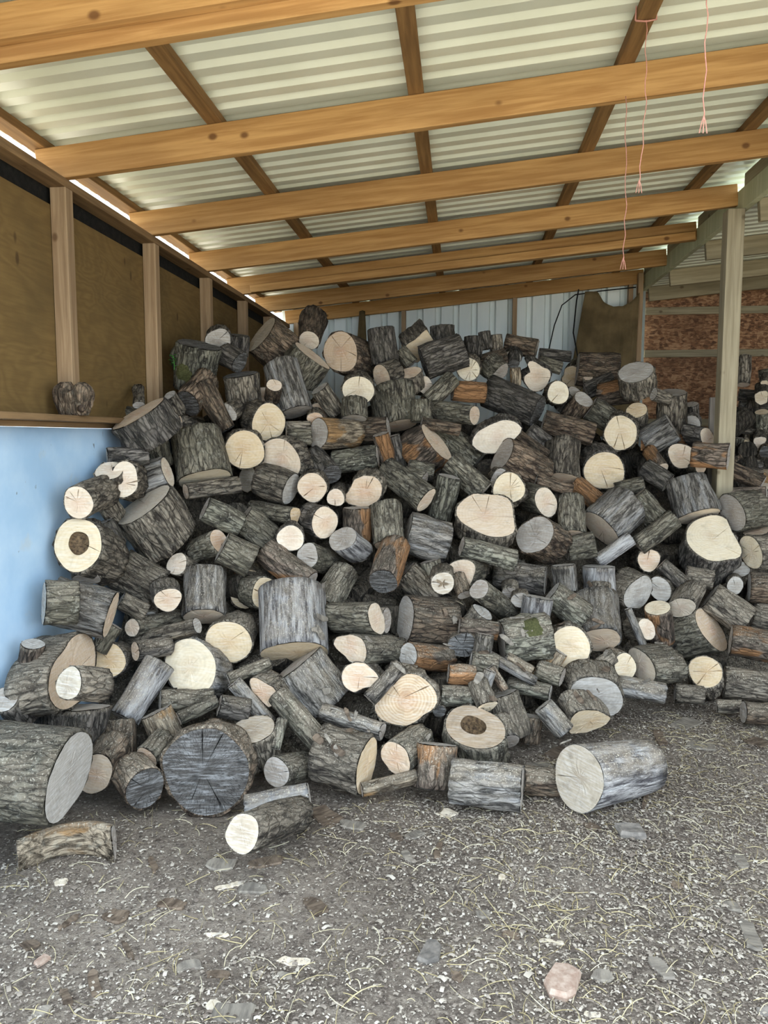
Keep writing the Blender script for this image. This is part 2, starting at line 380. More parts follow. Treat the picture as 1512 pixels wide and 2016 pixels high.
board('ledge_plank', (X0 - .003, 1.66, 1.634), (X0 - .003, 8.3, 1.634), 0.184, 0.028, PLATE, wl)
board('ledge_batten', (X0 + .002, 1.66, 1.606), (X0 + .002, 8.3, 1.606), 0.03, 0.026, PLATE, wl)
bm = bmesh.new()
for y0, y1, nm in ((1.66, 2.3, 'blue_panel'), (2.303, 4.7, 'blue_panel'), (4.703, 8.375, 'blue_panel')):
    V = []; Fc = []; ny, nz = 16, 10
    for j in range(nz + 1):
        for i in range(ny + 1):
            V.append((X0 + .008 + .006 * math.sin(i * 1.1 + j * .7) * math.sin(j * .5), y0 + (y1 - y0) * i / ny, 1.592 * j / nz))
    n = len(V); V += [(v[0] - .02, v[1], v[2]) for v in V]
    for j in range(nz):
        for i in range(ny):
            a = j * (ny + 1) + i; Fc.append((a, a + 1, a + ny + 2, a + ny + 1)); Fc.append((n + a, n + a + ny + 1, n + a + ny + 2, n + a + 1))
    rim = [i for i in range(ny + 1)] + [(j + 1) * (ny + 1) - 1 for j in range(1, nz + 1)] + [nz * (ny + 1) + i for i in range(ny - 1, -1, -1)] + [j * (ny + 1) for j in range(nz - 1, 0, -1)]
    for a, b in zip(rim, rim[1:] + rim[:1]): Fc.append((b, a, a + n, b + n))
    obj(nm, V, Fc, BLUE, wl, smooth=True)
bm.free()
# --- back wall
wb = struct('wall_back')
def back_sheet(x, n): corrugated('tin_sheet', WSTEEL, wb, (x, YB + .03, 0.0), (0, 0, 1), (1, 0, 0), 3.02 + SL * (x + 1.85), 0.192, n, 0.045, prof=(0.62, 0.08, 0.22, 0.08))
for k in range(4): back_sheet(-1.95 + k * 0.96, 5)
board('back_beam', (X0 - .05, YB - .03, zr(X0 - .05) + .08), (X1, YB - .03, zr(X1) + .08), 0.045, 0.14, RAFT, wb)
for x in (-1.78, -0.62, 0.545, 1.72): board('stud', (x, YB - .03, 0.0), (x, YB - .03, zr(x) + .008), 0.075, 0.045, STUD, wb, up=(1, 0, 0))
board('corner_post', (X1 - .045, YB - .08, 0), (X1 - .045, YB - .08, zr(X1) + .1), 0.09, 0.05, STUD, wb, up=(1, 0, 0))
# --- right side: carrying beam, posts, next bay behind it
wr = struct('wall_right')
board('eave_beam', (X1 + .0235, 1.66, 3.132), (X1 + .0235, 8.45, 3.132), 0.045, 0.145, simple('beam_painted_light', (190, 190, 150), (214, 212, 176), 20, (1, .05, 1)), wr)  # sun dapples on the beam are put into its even pale green
board('post', (X1 - .045, 5.53, 0), (X1 - .045, 5.53, 3.058), 0.11, 0.11, POSTM, wr, up=(1, 0, 0))
board('post', (X1 - .045, 1.7, 0), (X1 - .045, 1.7, 3.058), 0.11, 0.11, POSTM, wr, up=(1, 0, 0))
def z2(x): return 2.93 + SL * (x - X1)
for y in (2.1, 3.2, 4.3, 5.35, 6.45, 7.5, 8.3):
    board('rafter', (X1 + .05, y, z2(X1 + .05) + .0725), (5.2, y, z2(5.2) + .0725), 0.045, 0.145, PALEB, wr)
x2 = X1 + .05
for k in range(1, 8):
    corrugated('roof_sheet', STEEL, wr, (x2, 0.66 + k * PITCH * 7.5, z2(x2) + .148), exr, (0, 1, 0), 3.6, PITCH * 0.9375, 8, 0.06, off=0.0006 * (k % 2))
for y in RY[2:]:                              # light blocking pieces over the beam, in the gap under the sheets
    board('blocking', (X1 + .02, y + .32, zr(X1) + .13), (X1 + .02, y + .92, zr(X1) + .13), 0.03, 0.10, PALEB, wr)
wo = struct('wall_right_back')
for k in range(3):
    xa, xb = X1 - .02 + k * 1.222, X1 - .02 + (k + 1) * 1.222
    for za, zb in ((-.01, 1.22), (1.22, 2.44), (2.44, 3.12 + .1 * k)):
        obj('osb_panel', [(xx, 8.48 + d, zz) for d in (0, .012) for xx in (xa, xb) for zz in (za, zb)],
            [(0, 2, 3, 1)[::-1], (4, 5, 7, 6)[::-1], (0, 4, 6, 2), (1, 3, 7, 5), (0, 1, 5, 4), (2, 6, 7, 3)], OSB, wo)
for zc in (1.7, 2.42, 2.86, 3.1):
    board('batten', (X1 + .06, 8.462, zc), (5.4, 8.462, zc), 0.03, 0.075, PALEB, wo)

wf = struct('added_shade_wall')  # unseen wall, added to keep side light out and darken the next bay
for k in range(6):
    obj('osb_panel', [(5.42 + d, 1.66 + 1.16 * k + yy, zz) for d in (0, .012) for yy in (0, 1.16) for zz in (-.01, 3.3)],
        [(0, 1, 3, 2), (4, 6, 7, 5), (0, 2, 6, 4), (1, 5, 7, 3), (0, 4, 5, 1), (2, 3, 7, 6)], OSB, wf)
# ------------------------------------------------------------------ logs
def fourier(n, amp, kmin, kmax, seed):
    r = np.random.default_rng(seed); return [(r.integers(kmin, kmax + 1), r.uniform(0, 6.28), r.normal(0, 1), r.uniform(-6, 6)) for _ in range(n)], amp
NT_, NZ_ = 36, 8
def log_profile(prof, seed, half=False):
    A = np.arange(NT_) / NT_ * 2 * PI; r = np.random.default_rng(seed)
    if isinstance(prof, list):
        p = np.array(prof + prof[:1]); R = np.interp(A, np.linspace(0, 2 * PI, len(prof) + 1), p)
    else:
        a, b, ph = prof; R = a * b / np.sqrt((b * np.cos(A - ph)) ** 2 + (a * np.sin(A - ph)) ** 2)
        for k, s in ((2, .02), (3, .025), (4, .014), (5, .01)): R = R * (1 + r.normal(0, s) * np.cos(k * A + r.uniform(0, 6.28)))
    if half:
        flat = 0.25 * R.mean() / np.maximum(np.cos(A - PI), 1e-3); R = np.where((np.cos(A - PI) > 0) & (flat < R), flat, R)
    return A, R
def make_log(root, face_c, nrm, L, prof, style, opt, seed, prefix=True):
    """bark barrel and two sawn ends; local Z is the outward direction of the visible end, origin in the middle"""
    r = np.random.default_rng(seed); A, R = log_profile(prof, seed, opt.get('half'))
    ts = opt.get('ts', 1.0) * (1 + r.normal(0, .04)); bend = opt.get('bend', 0.0)
    Rm = R.mean(); zs = np.linspace(0.5, -0.5, NZ_ + 1); V = []; Fc = []
    modes = [(int(r.integers(5, 15)), r.uniform(0, 6.28), r.normal(0, .015), r.uniform(-5, 5)) for _ in range(7)]
    low = [(int(r.integers(1, 4)), r.uniform(0, 6.28), r.normal(0, .028), r.uniform(2, 6)) for _ in range(4)]
    smooth = 0.4 if style[0] in 'SyY' else 1.0
    kn = [(r.uniform(0, 6.28), r.uniform(-.35, .3), r.uniform(.06, .16)) for _ in range(r.integers(0, 3))]
    def ringpts(s, z, shrink=1.0, rough=True):
        rr = R * (1 + (ts - 1) * (0.5 - s))
        if rough:
            d = np.zeros(NT_)
            if rough != 'face':
                for k, ph, a, w in modes: d += a * smooth * np.sin(k * A + ph + w * s * 2)
            for k, ph, a, w in low: d += a * np.sin(k * A + ph) * np.sin(w * s + ph)
            for ka, ks, kh in kn:
                da = np.angle(np.exp(1j * (A - ka))); d += kh * np.exp(-(da / .28) ** 2 - ((s - ks) / .13) ** 2)
            rr = rr * (1 + d)
        rr = rr * shrink
        bx = bend * L * (1 - 4 * s * s)
        return np.stack([rr * np.cos(A) + bx, rr * np.sin(A), np.full(NT_, z)], 1)
    inner = 0.935 if style[0] not in 'S' else 0.985
    wob = r.normal(0, .0022, NT_)
    e0 = ringpts(0.5, L / 2, inner, 'face'); e0[:, 2] += -.001
    V.append(e0)
    for i, s in enumerate(zs):
        q = ringpts(s, s * L)
        if i in (0, NZ_): q[:, 2] += wob * (1 if i == 0 else -1)
        V.append(q)
    e1 = ringpts(-0.5, -L / 2, inner, 'face'); V.append(e1)
    V = np.concatenate(V)
    for i in range(NZ_ + 2):
        for k in range(NT_):
            a, b = i * NT_ + k, i * NT_ + (k + 1) % NT_; Fc.append((a, a + NT_, b + NT_, b))
    nm = opt.get('part') or 'bark'
    if style[0] == 'S' and not opt.get('part'): nm = 'barrel'
    b = obj(nm, V, Fc, BARK[style[0]], root, smooth=True)
    # ends
    cr = opt.get('cr', int(r.integers(0, 3)))
    for side in (1, -1):
        E = ringpts(0.5 * side, 0, 1.0, 'face')[:, :2] * (inner + .004)
        if side == -1: cr = 0
        cen = E.mean(0) * 0.6 + np.array([r.normal(0, .1), r.normal(0, .1)]) * Rm
        cks = sorted(r.uniform(0, 2 * PI, cr)) if cr else []
        ext = {}
        for ca in cks:
            k = int(ca / 2 / PI * NT_) % NT_
            if k not in ext and (k + 1) % NT_ not in ext and (k - 1) % NT_ not in ext: ext[k] = (r.uniform(.05, .35), r.uniform(.75, 1.0), r.uniform(.0016, .0035))
        fr = [1.0, .82, .6, .38, .16] if not (opt.get('hole') and side == 1) else [1.0, .7, .44, .39, .12]; cols = []
        for k in range(NT_):
            cols.append((k, 0.0, None))
            if k in ext: cols += [(k + .42, 0.0, ('e', ext[k])), (k + .5, 1.0, ('c', ext[k])), (k + .58, 0.0, ('e', ext[k]))]
        V = []; Fc = []; m = len(cols); hole = opt.get('hole') if side == 1 else None; hz = []
        for fi, ff in enumerate(fr):
            for (kk, dp, info) in cols:
                k0 = int(kk); fr_ = kk - k0; p = E[k0] * (1 - fr_) + E[(k0 + 1) % NT_] * fr_
                if info:
                    r0, r1, wd = info[1]; p = E[k0] * .5 + E[(k0 + 1) % NT_] * .5
                    tn = (E[(k0 + 1) % NT_] - E[k0]); tn = tn / max(np.linalg.norm(tn), 1e-6)
                    if info[0] == 'e': p = p + tn * wd * (-1 if fr_ < .5 else 1) * (1.6 if ff > .7 else 1.0)
                q = cen + (p - cen) * ff; z = 0.0025 + r.normal(0, .0006)
                if info and info[0] == 'c' and r0 <= ff <= r1 + .01: z -= 0.022
                if hole and ff < .42: z -= (.018 if hole == 1 else .07) * (1.0 if ff < .3 else r.uniform(.55, .85))
                V.append((q[0], q[1], side * (L / 2 + z)))
        V.append((cen[0], cen[1], side * (L / 2 + .0025 - ((.018 if hole == 1 else .07) if hole else 0)))); ci = len(V) - 1
        nf = len(fr)
        Fh = []
        for i in range(nf - 1):
            for k in range(m):
                a, b2 = i * m + k, i * m + (k + 1) % m; q = (a, b2, b2 + m, a + m)
                (Fh if (hole and fr[i] < .45) else Fc).append(q if side == 1 else q[::-1])
        for k in range(m):
            q = ((nf - 1) * m + k, (nf - 1) * m + (k + 1) % m, ci); (Fh if hole else Fc).append(q if side == 1 else q[::-1])
        fm = FACE[style[1] if side == 1 else ('G' if style[1] != 'D' else 'D')]
        if opt.get('rings') and side == 1: fm = FACE['R']
        f_ = obj('cut_end', V, Fc, fm, root, smooth=False)
        if Fh:
            used = sorted({i for q in Fh for i in q}); mp = {u_: i for i, u_ in enumerate(used)}
            obj('rotten_hollow', [V[u_] for u_ in used], [[mp[i] for i in q] for q in Fh], ROT, root)
    if opt.get('moss'):
        # cushion of moss following the bark on the upper viewer side
        best = None; V = []; Fc = []
        kk = int(np.argmax([(Matrix(root.matrix_world) @ Vector((math.cos(a), math.sin(a), 0)) - root.matrix_world.translation).dot(Vector((0, -.7, .7))) for a in A]))
        n1, n2 = 7, 6
        for i in range(n2 + 1):
            s = -.3 + .42 * i / n2; q = ringpts(s, s * L, 1.0)
            for j in range(-3, 4):
                h = 0.014 * (1 - abs(j) / 3.4) * math.sin(PI * i / n2) + r.uniform(-.003, .003) - .003
                p = q[(kk + j) % NT_]; d = np.array([p[0], p[1], 0]); d /= np.linalg.norm(d); V.append(p + d * h)
        for i in range(n2):
            for j in range(6): a = i * 7 + j; Fc.append((a, a + 1, a + 8, a + 7))
        obj('moss_patch', V, Fc, MOSS, root, smooth=True)
    if opt.get('leaf'):
        V = [(0, 0, L / 2 + .004)]; 
        for k in range(18):
            a = k / 18 * 2 * PI; rr = .022 * (1 + .55 * math.cos(5 * a)) * (1 + .2 * math.sin(3 * a)); V.append((rr * math.cos(a), rr * math.sin(a) - .005, L / 2 + .006 + .006 * math.cos(2 * a)))
        obj('dry_leaf', V, [(0, 1 + k, 1 + (k + 1) % 18) for k in range(18)], LEAF, root)

# face centre, outward direction of the visible end, length, section (radii and turn, or outline), style, label, options
LOGS = [
 ((-2.049,4.266,1.71),(-0.845,-0.521,0.123),0.216,(0.037,0.033,0.734),'mG','thin mossy log lying on the ledge beside the gnarled stump',{}),
 ((-1.765,4.11,1.723),(0.365,-0.839,-0.403),0.280,(0.033,0.022,-3.097),'gG','small log with a round grey end, beside the gnarled forked mossy trunk',{}),
 ((-1.666,3.863,1.667),(-0.401,-0.373,0.837),0.162,(0.157,0.153,1.805),'dp','wide slanted dark slab log below the ledge end',{}),
 ((-1.678,4.343,1.789),(-0.22,-0.661,0.717),0.130,(0.039,0.035,1.343),'gG','small grey-brown log with an oval grey end, beside the gnarled forked mossy trunk',{}),
 ((-1.704,4.407,1.618),(-0.028,-0.998,0.053),0.373,(0.083,0.078,0.495),'gp','mid-sized log with a round pinkish end, below the gnarled forked mossy trunk',{}),
 ((-1.778,3.735,1.448),(-0.874,-0.484,-0.042),0.197,(0.051,0.049,0.352),'dG','small dark log lying on its side, below the wide slanted dark slab log',{}),
 ((-1.723,4.191,1.553),(-0.137,-0.122,0.983),0.173,(0.076,0.07,1.602),'mG','mid-sized mossy log standing upright, beside the huge mossy barrel log',{}),
 ((-1.715,3.619,1.385),(0.128,-0.567,0.814),0.130,(0.075,0.07,-2.086),'gp','mid-sized grey-brown log with an oval pinkish end, beside the round pale face',{}),
 ((-1.648,3.626,1.339),(0.252,-0.964,0.085),0.280,(0.09,0.074,1.536),'gp','mid-sized log with a round pinkish end, above the massive grey log',{}),
 ((-1.58,4.02,1.361),(0.953,0.066,0.296),0.207,(0.088,0.082,1.819),'sp','mid-sized weathered grey log with an oval pinkish end, above the massive grey log',{}),
 ((-1.553,4.872,2.162),(0.267,-0.92,-0.286),0.160,(0.084,0.08,-2.769),'dG','grey cracked half-disc log at the left top of the pile',{}),
 ((-1.604,4.439,1.745),(-0.266,-0.728,-0.631),0.232,(0.096,0.08,1.21),'bD','gnarled forked mossy trunk with a dark sawn stub',{'j': 'gn', 'part': 'stub'}),
 ((-1.389,4.503,1.596),(0.504,0.06,-0.862),0.305,(0.05,0.049,2.964),'bD','small brown log standing upright, beside the gnarled forked mossy trunk',{'ts': 1.5, 'j': 'gn', 'part': 'limb'}),
 ((-1.638,4.744,2.121),(0.237,-0.244,0.94),0.281,(0.139,0.127,2.01),'lD','large lichen-spotted log standing upright, below the grey cracked half-disc log',{'ts': 0.9, 'moss': 0.5, 'j': 'gn', 'part': 'trunk'}),
 ((-1.484,5.089,2.221),(0.129,-0.216,0.968),0.130,(0.076,0.073,0.907),'dD','mid-sized dark log standing upright, beside the grey cracked half-disc log',{}),
 ((-1.413,4.866,2.022),(0.855,-0.229,-0.465),0.130,(0.081,0.071,3.018),'dD','mid-sized dark log with an oval dark end, below the grey cracked half-disc log',{}),
 ((-1.386,4.78,1.939),(-0.083,-0.259,0.962),0.246,(0.114,0.104,0.973),'gD','mid-sized grey-brown log standing upright, above the round cream face',{}),
 ((-1.364,5.243,2.246),(-0.652,-0.496,0.574),0.195,(0.154,0.152,1.814),'bT','big split-ended log tilted at the left peak of the pile',{}),
 ((-1.072,5.417,2.225),(0.024,-0.792,-0.61),0.323,(0.079,0.074,2.397),'bp','mid-sized log with a round pinkish end, above the large round cream face',{'ts': 1.3}),
 ((-1.009,5.21,2.096),(0.638,-0.16,0.753),0.193,(0.148,0.131,2.192),'mp','mossy log with a long narrow slanted face below the left peak',{}),
 ((-1.068,4.925,1.708),(0.321,-0.239,-0.916),0.348,(0.116,0.108,0.282),'sG','dark upright log with silvery streaks and a grey lower end',{}),
 ((-1.161,4.746,1.868),(0.295,-0.771,0.565),0.130,(0.051,0.048,2.888),'bp','small brown log with an oval pinkish end, beside the dark upright log',{}),
 ((-1.277,4.953,1.796),(0.33,-0.938,0.103),0.280,(0.086,0.075,-0.491),'gp','mid-sized log with a round pinkish end, beside the dark upright log',{}),
 ((-1.167,4.609,1.639),(0.593,-0.797,-0.118),0.190,(0.12,0.115,2.382),'gY','round cream face with a star of cracks',{'cr': 5}),
 ((-1.389,4.537,1.697),(-0.033,-0.976,-0.214),0.193,(0.06,0.039,2.23),'gG','small log with a round grey end, beside the round cream face',{}),
 ((-1.267,4.414,1.475),(0.189,-0.973,-0.133),0.160,(0.126,0.115,1.704),'gY','mid-sized log with a round cream end, below the round cream face',{'cr': 2}),
 ((-1.06,4.465,1.418),(-0.252,-0.966,-0.055),0.150,(0.149,0.122,2.521),'gp','large log with a round pinkish end, below the round cream face',{'cr': 1}),
 ((-1.449,4.242,1.312),(0.259,-0.281,-0.924),0.277,(0.17,0.154,1.953),'mY','huge mossy barrel log showing a pale strip of its lower end',{}),
 ((-1.507,4.1,1.249),(-0.749,-0.656,-0.09),0.315,(0.047,0.043,2.299),'gp','small grey-brown log with an oval pinkish end, below the huge mossy barrel log',{}),
 ((-1.288,4.549,1.301),(-0.559,-0.796,-0.235),0.141,(0.11,0.066,0.775),'bT','mid-sized brown log with an oval tan end, below the round cream face',{}),
 ((-0.978,4.36,1.25),(0.93,-0.222,-0.293),0.202,(0.102,0.099,0.678),'gG','mid-sized grey-brown log with an oval grey end, beside the huge mossy barrel log',{}),
 ((-0.849,4.348,1.261),(0.105,-0.991,-0.085),0.160,(0.091,0.086,2.592),'gp','mid-sized log with a round pinkish end, beside the pear-shaped pale face',{'cr': 2}),
 ((-0.716,4.367,1.201),(0.075,-0.995,-0.071),0.280,(0.054,0.052,2.598),'gp','small log with a round pinkish end, beside the pear-shaped pale face',{'cr': 1}),
 ((-0.772,4.542,1.324),(0.547,-0.692,-0.471),0.243,(0.07,0.068,2.039),'dD','small dark log with an oval dark end, below the tan peeled-bark log',{}),
 ((-1.073,4.693,1.61),(-0.911,-0.413,-0.004),0.143,(0.037,0.036,2.542),'gG','small grey-brown log lying on its side, beside the round cream face',{}),
 ((-1.062,4.643,1.548),(-0.948,-0.319,0),0.148,(0.053,0.05,2.352),'mG','small mossy log lying on its side, beside the round cream face',{}),
 ((-0.838,5.364,2.136),(-0.339,-0.932,0.127),0.335,(0.157,0.135,2.207),'bp','large round cream face at the pile top beside the split peak log',{'cr': 4}),
 ((-0.879,4.709,1.573),(-0.627,-0.778,0.036),0.304,(0.098,0.097,0.317),'yG','tan peeled-bark log with a grey oval end',{}),
 ((-0.915,4.96,1.859),(-0.482,-0.393,0.783),0.194,(0.065,0.064,1.221),'gG','small grey-brown log lying slanted, beside the dark upright log',{}),
 ((-0.937,5.047,1.716),(0.179,-0.962,-0.204),0.280,(0.07,0.063,-3.088),'gp','small log with a round pinkish end, below the dark upright log',{}),
 ((-0.912,4.795,1.661),(0.184,-0.963,-0.195),0.220,(0.051,0.044,-3.11),'gp','small log with a round pinkish end, beside the tan peeled-bark log',{}),
 ((-0.684,5.132,1.857),(0.129,-0.964,-0.231),0.280,(0.115,0.099,3.015),'gY','mid-sized log with a round cream end, below the large round cream face',{'cr': 2}),
 ((-0.69,4.946,1.664),(0.015,-0.34,-0.94),0.130,(0.086,0.081,0.454),'mG','mid-sized mossy log with an oval grey end, above the tan peeled-bark log',{}),
 ((-0.541,5.505,2.065),(0.137,0.025,-0.99),0.249,(0.1,0.097,0.905),'dD','dark upright log with a twisted knot on top',{}),
 ((-0.548,5.319,1.957),(-0.672,-0.67,-0.315),0.130,(0.093,0.092,0.854),'gp','mid-sized grey-brown log with an oval pinkish end, below the dark upright log',{}),
 ((-0.502,5.608,2.021),(0.086,-0.963,-0.254),0.220,(0.087,0.078,3.133),'gY','mid-sized log with a round cream end, below the dark upright log',{}),
 ((-0.316,5.717,2.2),(0.43,-0.628,-0.648),0.130,[0.113,0.137,0.122,0.120,0.132,0.162,0.115,0.096,0.096,0.113,0.124,0.100,0.092,0.093,0.105,0.129,0.148,0.111,0.096,0.097],'gY','split pale billet with a rough bright face standing on the ridge',{'cr': 0}),
 ((-0.355,5.587,2.071),(0.702,0.01,-0.712),0.130,(0.055,0.053,1.239),'mG','small mossy log lying slanted, beside the dark upright log',{}),
 ((-0.357,5.407,1.994),(-0.11,-0.577,0.81),0.130,(0.081,0.077,0.61),'gp','mid-sized grey-brown log with an oval pinkish end, below the dark upright log',{}),
 ((-0.258,5.546,1.913),(0.684,-0.726,-0.074),0.235,(0.073,0.066,2.315),'mp','mid-sized mossy log with an oval pinkish end, below the dark upright log',{'cr': 1}),
 ((-0.274,5.607,2.072),(-0.929,-0.134,-0.345),0.303,(0.123,0.12,1.758),'dD','mid-sized dark log lying on its side, beside the small cream face',{}),
 ((0.02,5.96,2.213),(0.364,-0.925,-0.107),0.280,(0.06,0.046,-1.485),'dG','small log with a round grey end, above the small cream face',{}),
 ((-0.142,5.914,2.249),(0.078,-0.001,-0.997),0.130,(0.096,0.095,0.638),'dD','mid-sized dark log standing upright, above the small cream face',{}),
 ((0.045,5.738,2.044),(-0.095,-0.968,-0.233),0.160,(0.094,0.087,2.604),'gY','small cream face with a dark star-shaped heart',{'cr': 7}),
 ((0.086,5.925,2.148),(0.023,0,-1),0.151,(0.066,0.065,0.524),'dD','small dark log standing upright, above the small cream face',{}),
 ((0.188,6.013,2.217),(0.159,0.004,-0.987),0.130,(0.046,0.046,1.933),'dD','small dark log standing upright, above the small cream face',{}),
 ((0.268,6.082,2.198),(0.072,0.002,-0.997),0.130,(0.052,0.049,3.009),'gD','small grey-brown log standing upright, above the notched heart-like pale face',{}),
 ((0.133,6.005,2.105),(-0.965,-0.055,-0.255),0.210,(0.067,0.065,2.449),'bD','small brown log lying on its side, beside the small cream face',{}),
 ((0.28,5.847,2.02),(0.634,-0.484,-0.603),0.130,(0.089,0.079,1.145),'mG','mid-sized mossy log with an oval grey end, beside the small cream face',{}),
 ((-0.238,5.492,1.784),(-0.664,-0.3,-0.685),0.260,(0.075,0.067,0.6),'mp','mid-sized mossy log with an oval pinkish end, beside the orange peeled log end',{}),
 ((-0.264,5.177,1.651),(0.038,-0.079,-0.996),0.143,(0.076,0.069,2.662),'mG','mid-sized mossy log standing upright, beside the long bean-shaped pale face',{}),
 ((-0.433,5.252,1.625),(0.156,-0.275,-0.949),0.278,(0.144,0.129,0.92),'mp','large mossy log with an oval pinkish end, below the dark upright log',{}),
 ((0.087,5.284,1.695),(0.851,-0.511,-0.122),0.335,(0.072,0.067,2.633),'mp','mid-sized mossy log with an oval pinkish end, beside the long bean-shaped pale face',{}),
 ((-0.065,5.635,1.881),(-0.984,-0.166,0.065),0.237,(0.073,0.073,2.195),'oG','orange peeled log end lying against the big dark log',{}),
 ((-0.476,5.031,1.605),(0.989,-0.059,0.136),0.191,(0.083,0.076,1.689),'bG','mid-sized brown log lying on its side, beside the tan peeled-bark log',{}),
 ((-0.508,4.849,1.565),(-0.231,-0.228,0.946),0.216,(0.053,0.051,0.161),'oG','small orange-scarred log standing upright, beside the tan peeled-bark log',{}),
 ((-0.451,4.953,1.552),(-0.247,-0.123,0.961),0.225,(0.056,0.054,1.142),'dG','small dark log standing upright, beside the tan peeled-bark log',{}),
 ((-0.164,5.024,1.517),(0.744,-0.252,0.619),0.187,(0.155,0.147,2.076),'op','orange-brown log with a long white slanted oval face',{}),
 ((0.119,5.41,1.375),(0.804,-0.136,-0.578),0.386,(0.108,0.104,1.621),'mG','mid-sized mossy log lying slanted, beside the long bean-shaped pale face',{}),
 ((-0.26,5.088,1.64),(-0.973,-0.153,0.172),0.257,(0.04,0.038,0.614),'bG','small brown log lying on its side, beside the long bean-shaped pale face',{}),
 ((-0.515,4.733,1.428),(0.99,0.011,0.141),0.277,(0.075,0.07,0.389),'lG','mid-sized lichen-spotted log lying on its side, below the tan peeled-bark log',{}),
 ((-0.566,4.47,1.234),(-0.017,-0.985,-0.174),0.186,[0.114,0.115,0.112,0.109,0.102,0.103,0.095,0.096,0.082,0.078,0.087,0.122,0.138,0.117,0.109,0.100,0.101,0.104,0.106,0.112],'gp','pear-shaped pale face with a black crack',{'cr': 2}),
 ((-0.204,4.546,1.175),(0.75,-0.392,-0.533),0.338,(0.084,0.078,1.662),'mp','mossy log with a small bright white oval end',{}),
 ((-0.07,4.697,1.308),(0.22,-0.097,0.971),0.271,(0.072,0.07,1.22),'lG','mid-sized lichen-spotted log standing upright, beside the large pinkish slab face',{}),
 ((0.14,4.78,1.213),(0.741,-0.168,-0.65),0.282,(0.073,0.064,1.636),'mG','mid-sized mossy log lying slanted, above the large pinkish slab face',{}),
 ((-0.331,4.855,1.349),(-0.971,-0.159,0.175),0.158,(0.059,0.054,2.298),'mG','small mossy log lying on its side, beside the pear-shaped pale face',{}),
 ((-0.232,4.741,1.263),(0.912,-0.275,-0.305),0.130,(0.074,0.069,1.179),'mG','mid-sized mossy log with an oval grey end, beside the pear-shaped pale face',{}),
 ((0.59,6.31,2.245),(0.96,-0.188,-0.205),0.251,(0.075,0.074,1.218),'bG','mid-sized brown log lying on its side, above the notched heart-like pale face',{}),
 ((0.388,6.084,2.156),(-0.064,-0.961,-0.269),0.213,(0.075,0.057,3.082),'dG','small log with a round grey end, above the notched heart-like pale face',{}),
 ((0.389,5.964,2.097),(-0.057,-0.74,-0.67),0.130,(0.045,0.042,1.079),'dD','small log with a round dark end, beside the notched heart-like pale face',{}),
 ((0.396,5.92,2.065),(-0.085,-0.18,0.98),0.130,(0.04,0.038,0.289),'yG','small tan log standing upright, beside the notched heart-like pale face',{}),
 ((0.607,6.266,2.203),(-0.995,-0.015,0.096),0.245,(0.048,0.045,2.856),'dG','small dark log lying on its side, above the notched heart-like pale face',{}),
 ((0.588,6.165,2.136),(-0.949,-0.04,0.314),0.189,(0.052,0.05,2.306),'mG','small mossy log lying on its side, beside the notched heart-like pale face',{}),
 ((0.565,5.971,2.006),(0.047,-0.948,-0.316),0.169,[0.114,0.113,0.100,0.081,0.084,0.098,0.125,0.139,0.058,0.076,0.103,0.111,0.107,0.108,0.114,0.119,0.117,0.117,0.115,0.110],'dp','notched heart-like pale face on the ridge',{'cr': 1}),
 ((0.912,6.538,2.033),(-0.274,-0.91,-0.311),0.280,[0.104,0.106,0.101,0.102,0.099,0.105,0.103,0.103,0.086,0.079,0.095,0.100,0.096,0.088,0.085,0.090,0.103,0.131,0.116,0.106],'gY','mid-sized log with a round cream end, beside the wide rough brown log',{'cr': 3}),
 ((0.714,5.869,1.878),(0.03,-0.999,0.03),0.190,(0.089,0.084,-0.991),'gY','mid-sized log with a round cream end, below the notched heart-like pale face',{'cr': 1}),
 ((0.865,6.052,1.88),(0.51,-0.659,0.552),0.182,(0.067,0.067,2.611),'dG','small dark log with an oval grey end, below the notched heart-like pale face',{}),
 ((0.907,5.921,1.827),(0.366,-0.693,0.621),0.190,(0.079,0.077,2.521),'bG','mid-sized brown log with an oval grey end, below the notched heart-like pale face',{}),
 ((0.932,6.441,2.1),(-0.996,0.036,0.081),0.317,(0.133,0.131,0.787),'bG','wide rough brown log near the hessian sheet',{}),
 ((1.262,5.836,2.019),(-0.254,-0.601,0.758),0.160,(0.135,0.127,1.062),'gG','grey oval-topped log on the right crest of the pile',{'cr': 2}),
 ((1.001,6.326,2.016),(-0.072,-0.557,0.827),0.130,(0.042,0.038,1.772),'gp','small grey-brown log with an oval pinkish end, below the wide rough brown log',{}),
 ((0.984,6.301,1.914),(-0.929,0.065,-0.364),0.223,(0.069,0.064,1.918),'dG','small dark log lying slanted, below the wide rough brown log',{}),
 ((1.3,6.068,1.903),(0.862,-0.498,0.098),0.252,(0.105,0.099,0.324),'op','mid-sized orange-scarred log with an oval pinkish end, beside the grey oval-topped log',{}),
 ((1.283,5.861,1.744),(-0.211,-0.714,0.668),0.155,(0.082,0.077,1.209),'gY','mid-sized grey-brown log with an oval cream end, above the square-looking grey barrel',{}),
 ((0.962,5.948,1.764),(-0.847,0.017,0.531),0.196,(0.096,0.093,0.273),'mG','mid-sized mossy log lying slanted, below the grey oval-topped log',{}),
 ((0.59,5.653,1.663),(-0.961,-0.006,0.276),0.362,(0.082,0.074,1.589),'bG','mid-sized brown log lying on its side, above the upright grey-brown log',{}),
 ((0.551,5.703,1.732),(0.855,-0.342,-0.39),0.409,(0.127,0.118,2.063),'dD','long thick dark log lying across the upper right of the pile',{}),
 ((1.137,5.661,1.571),(-0.223,-0.959,-0.174),0.201,(0.134,0.116,1.771),'gY','pinkish face with a yellow rim and a dark pith',{'cr': 4}),
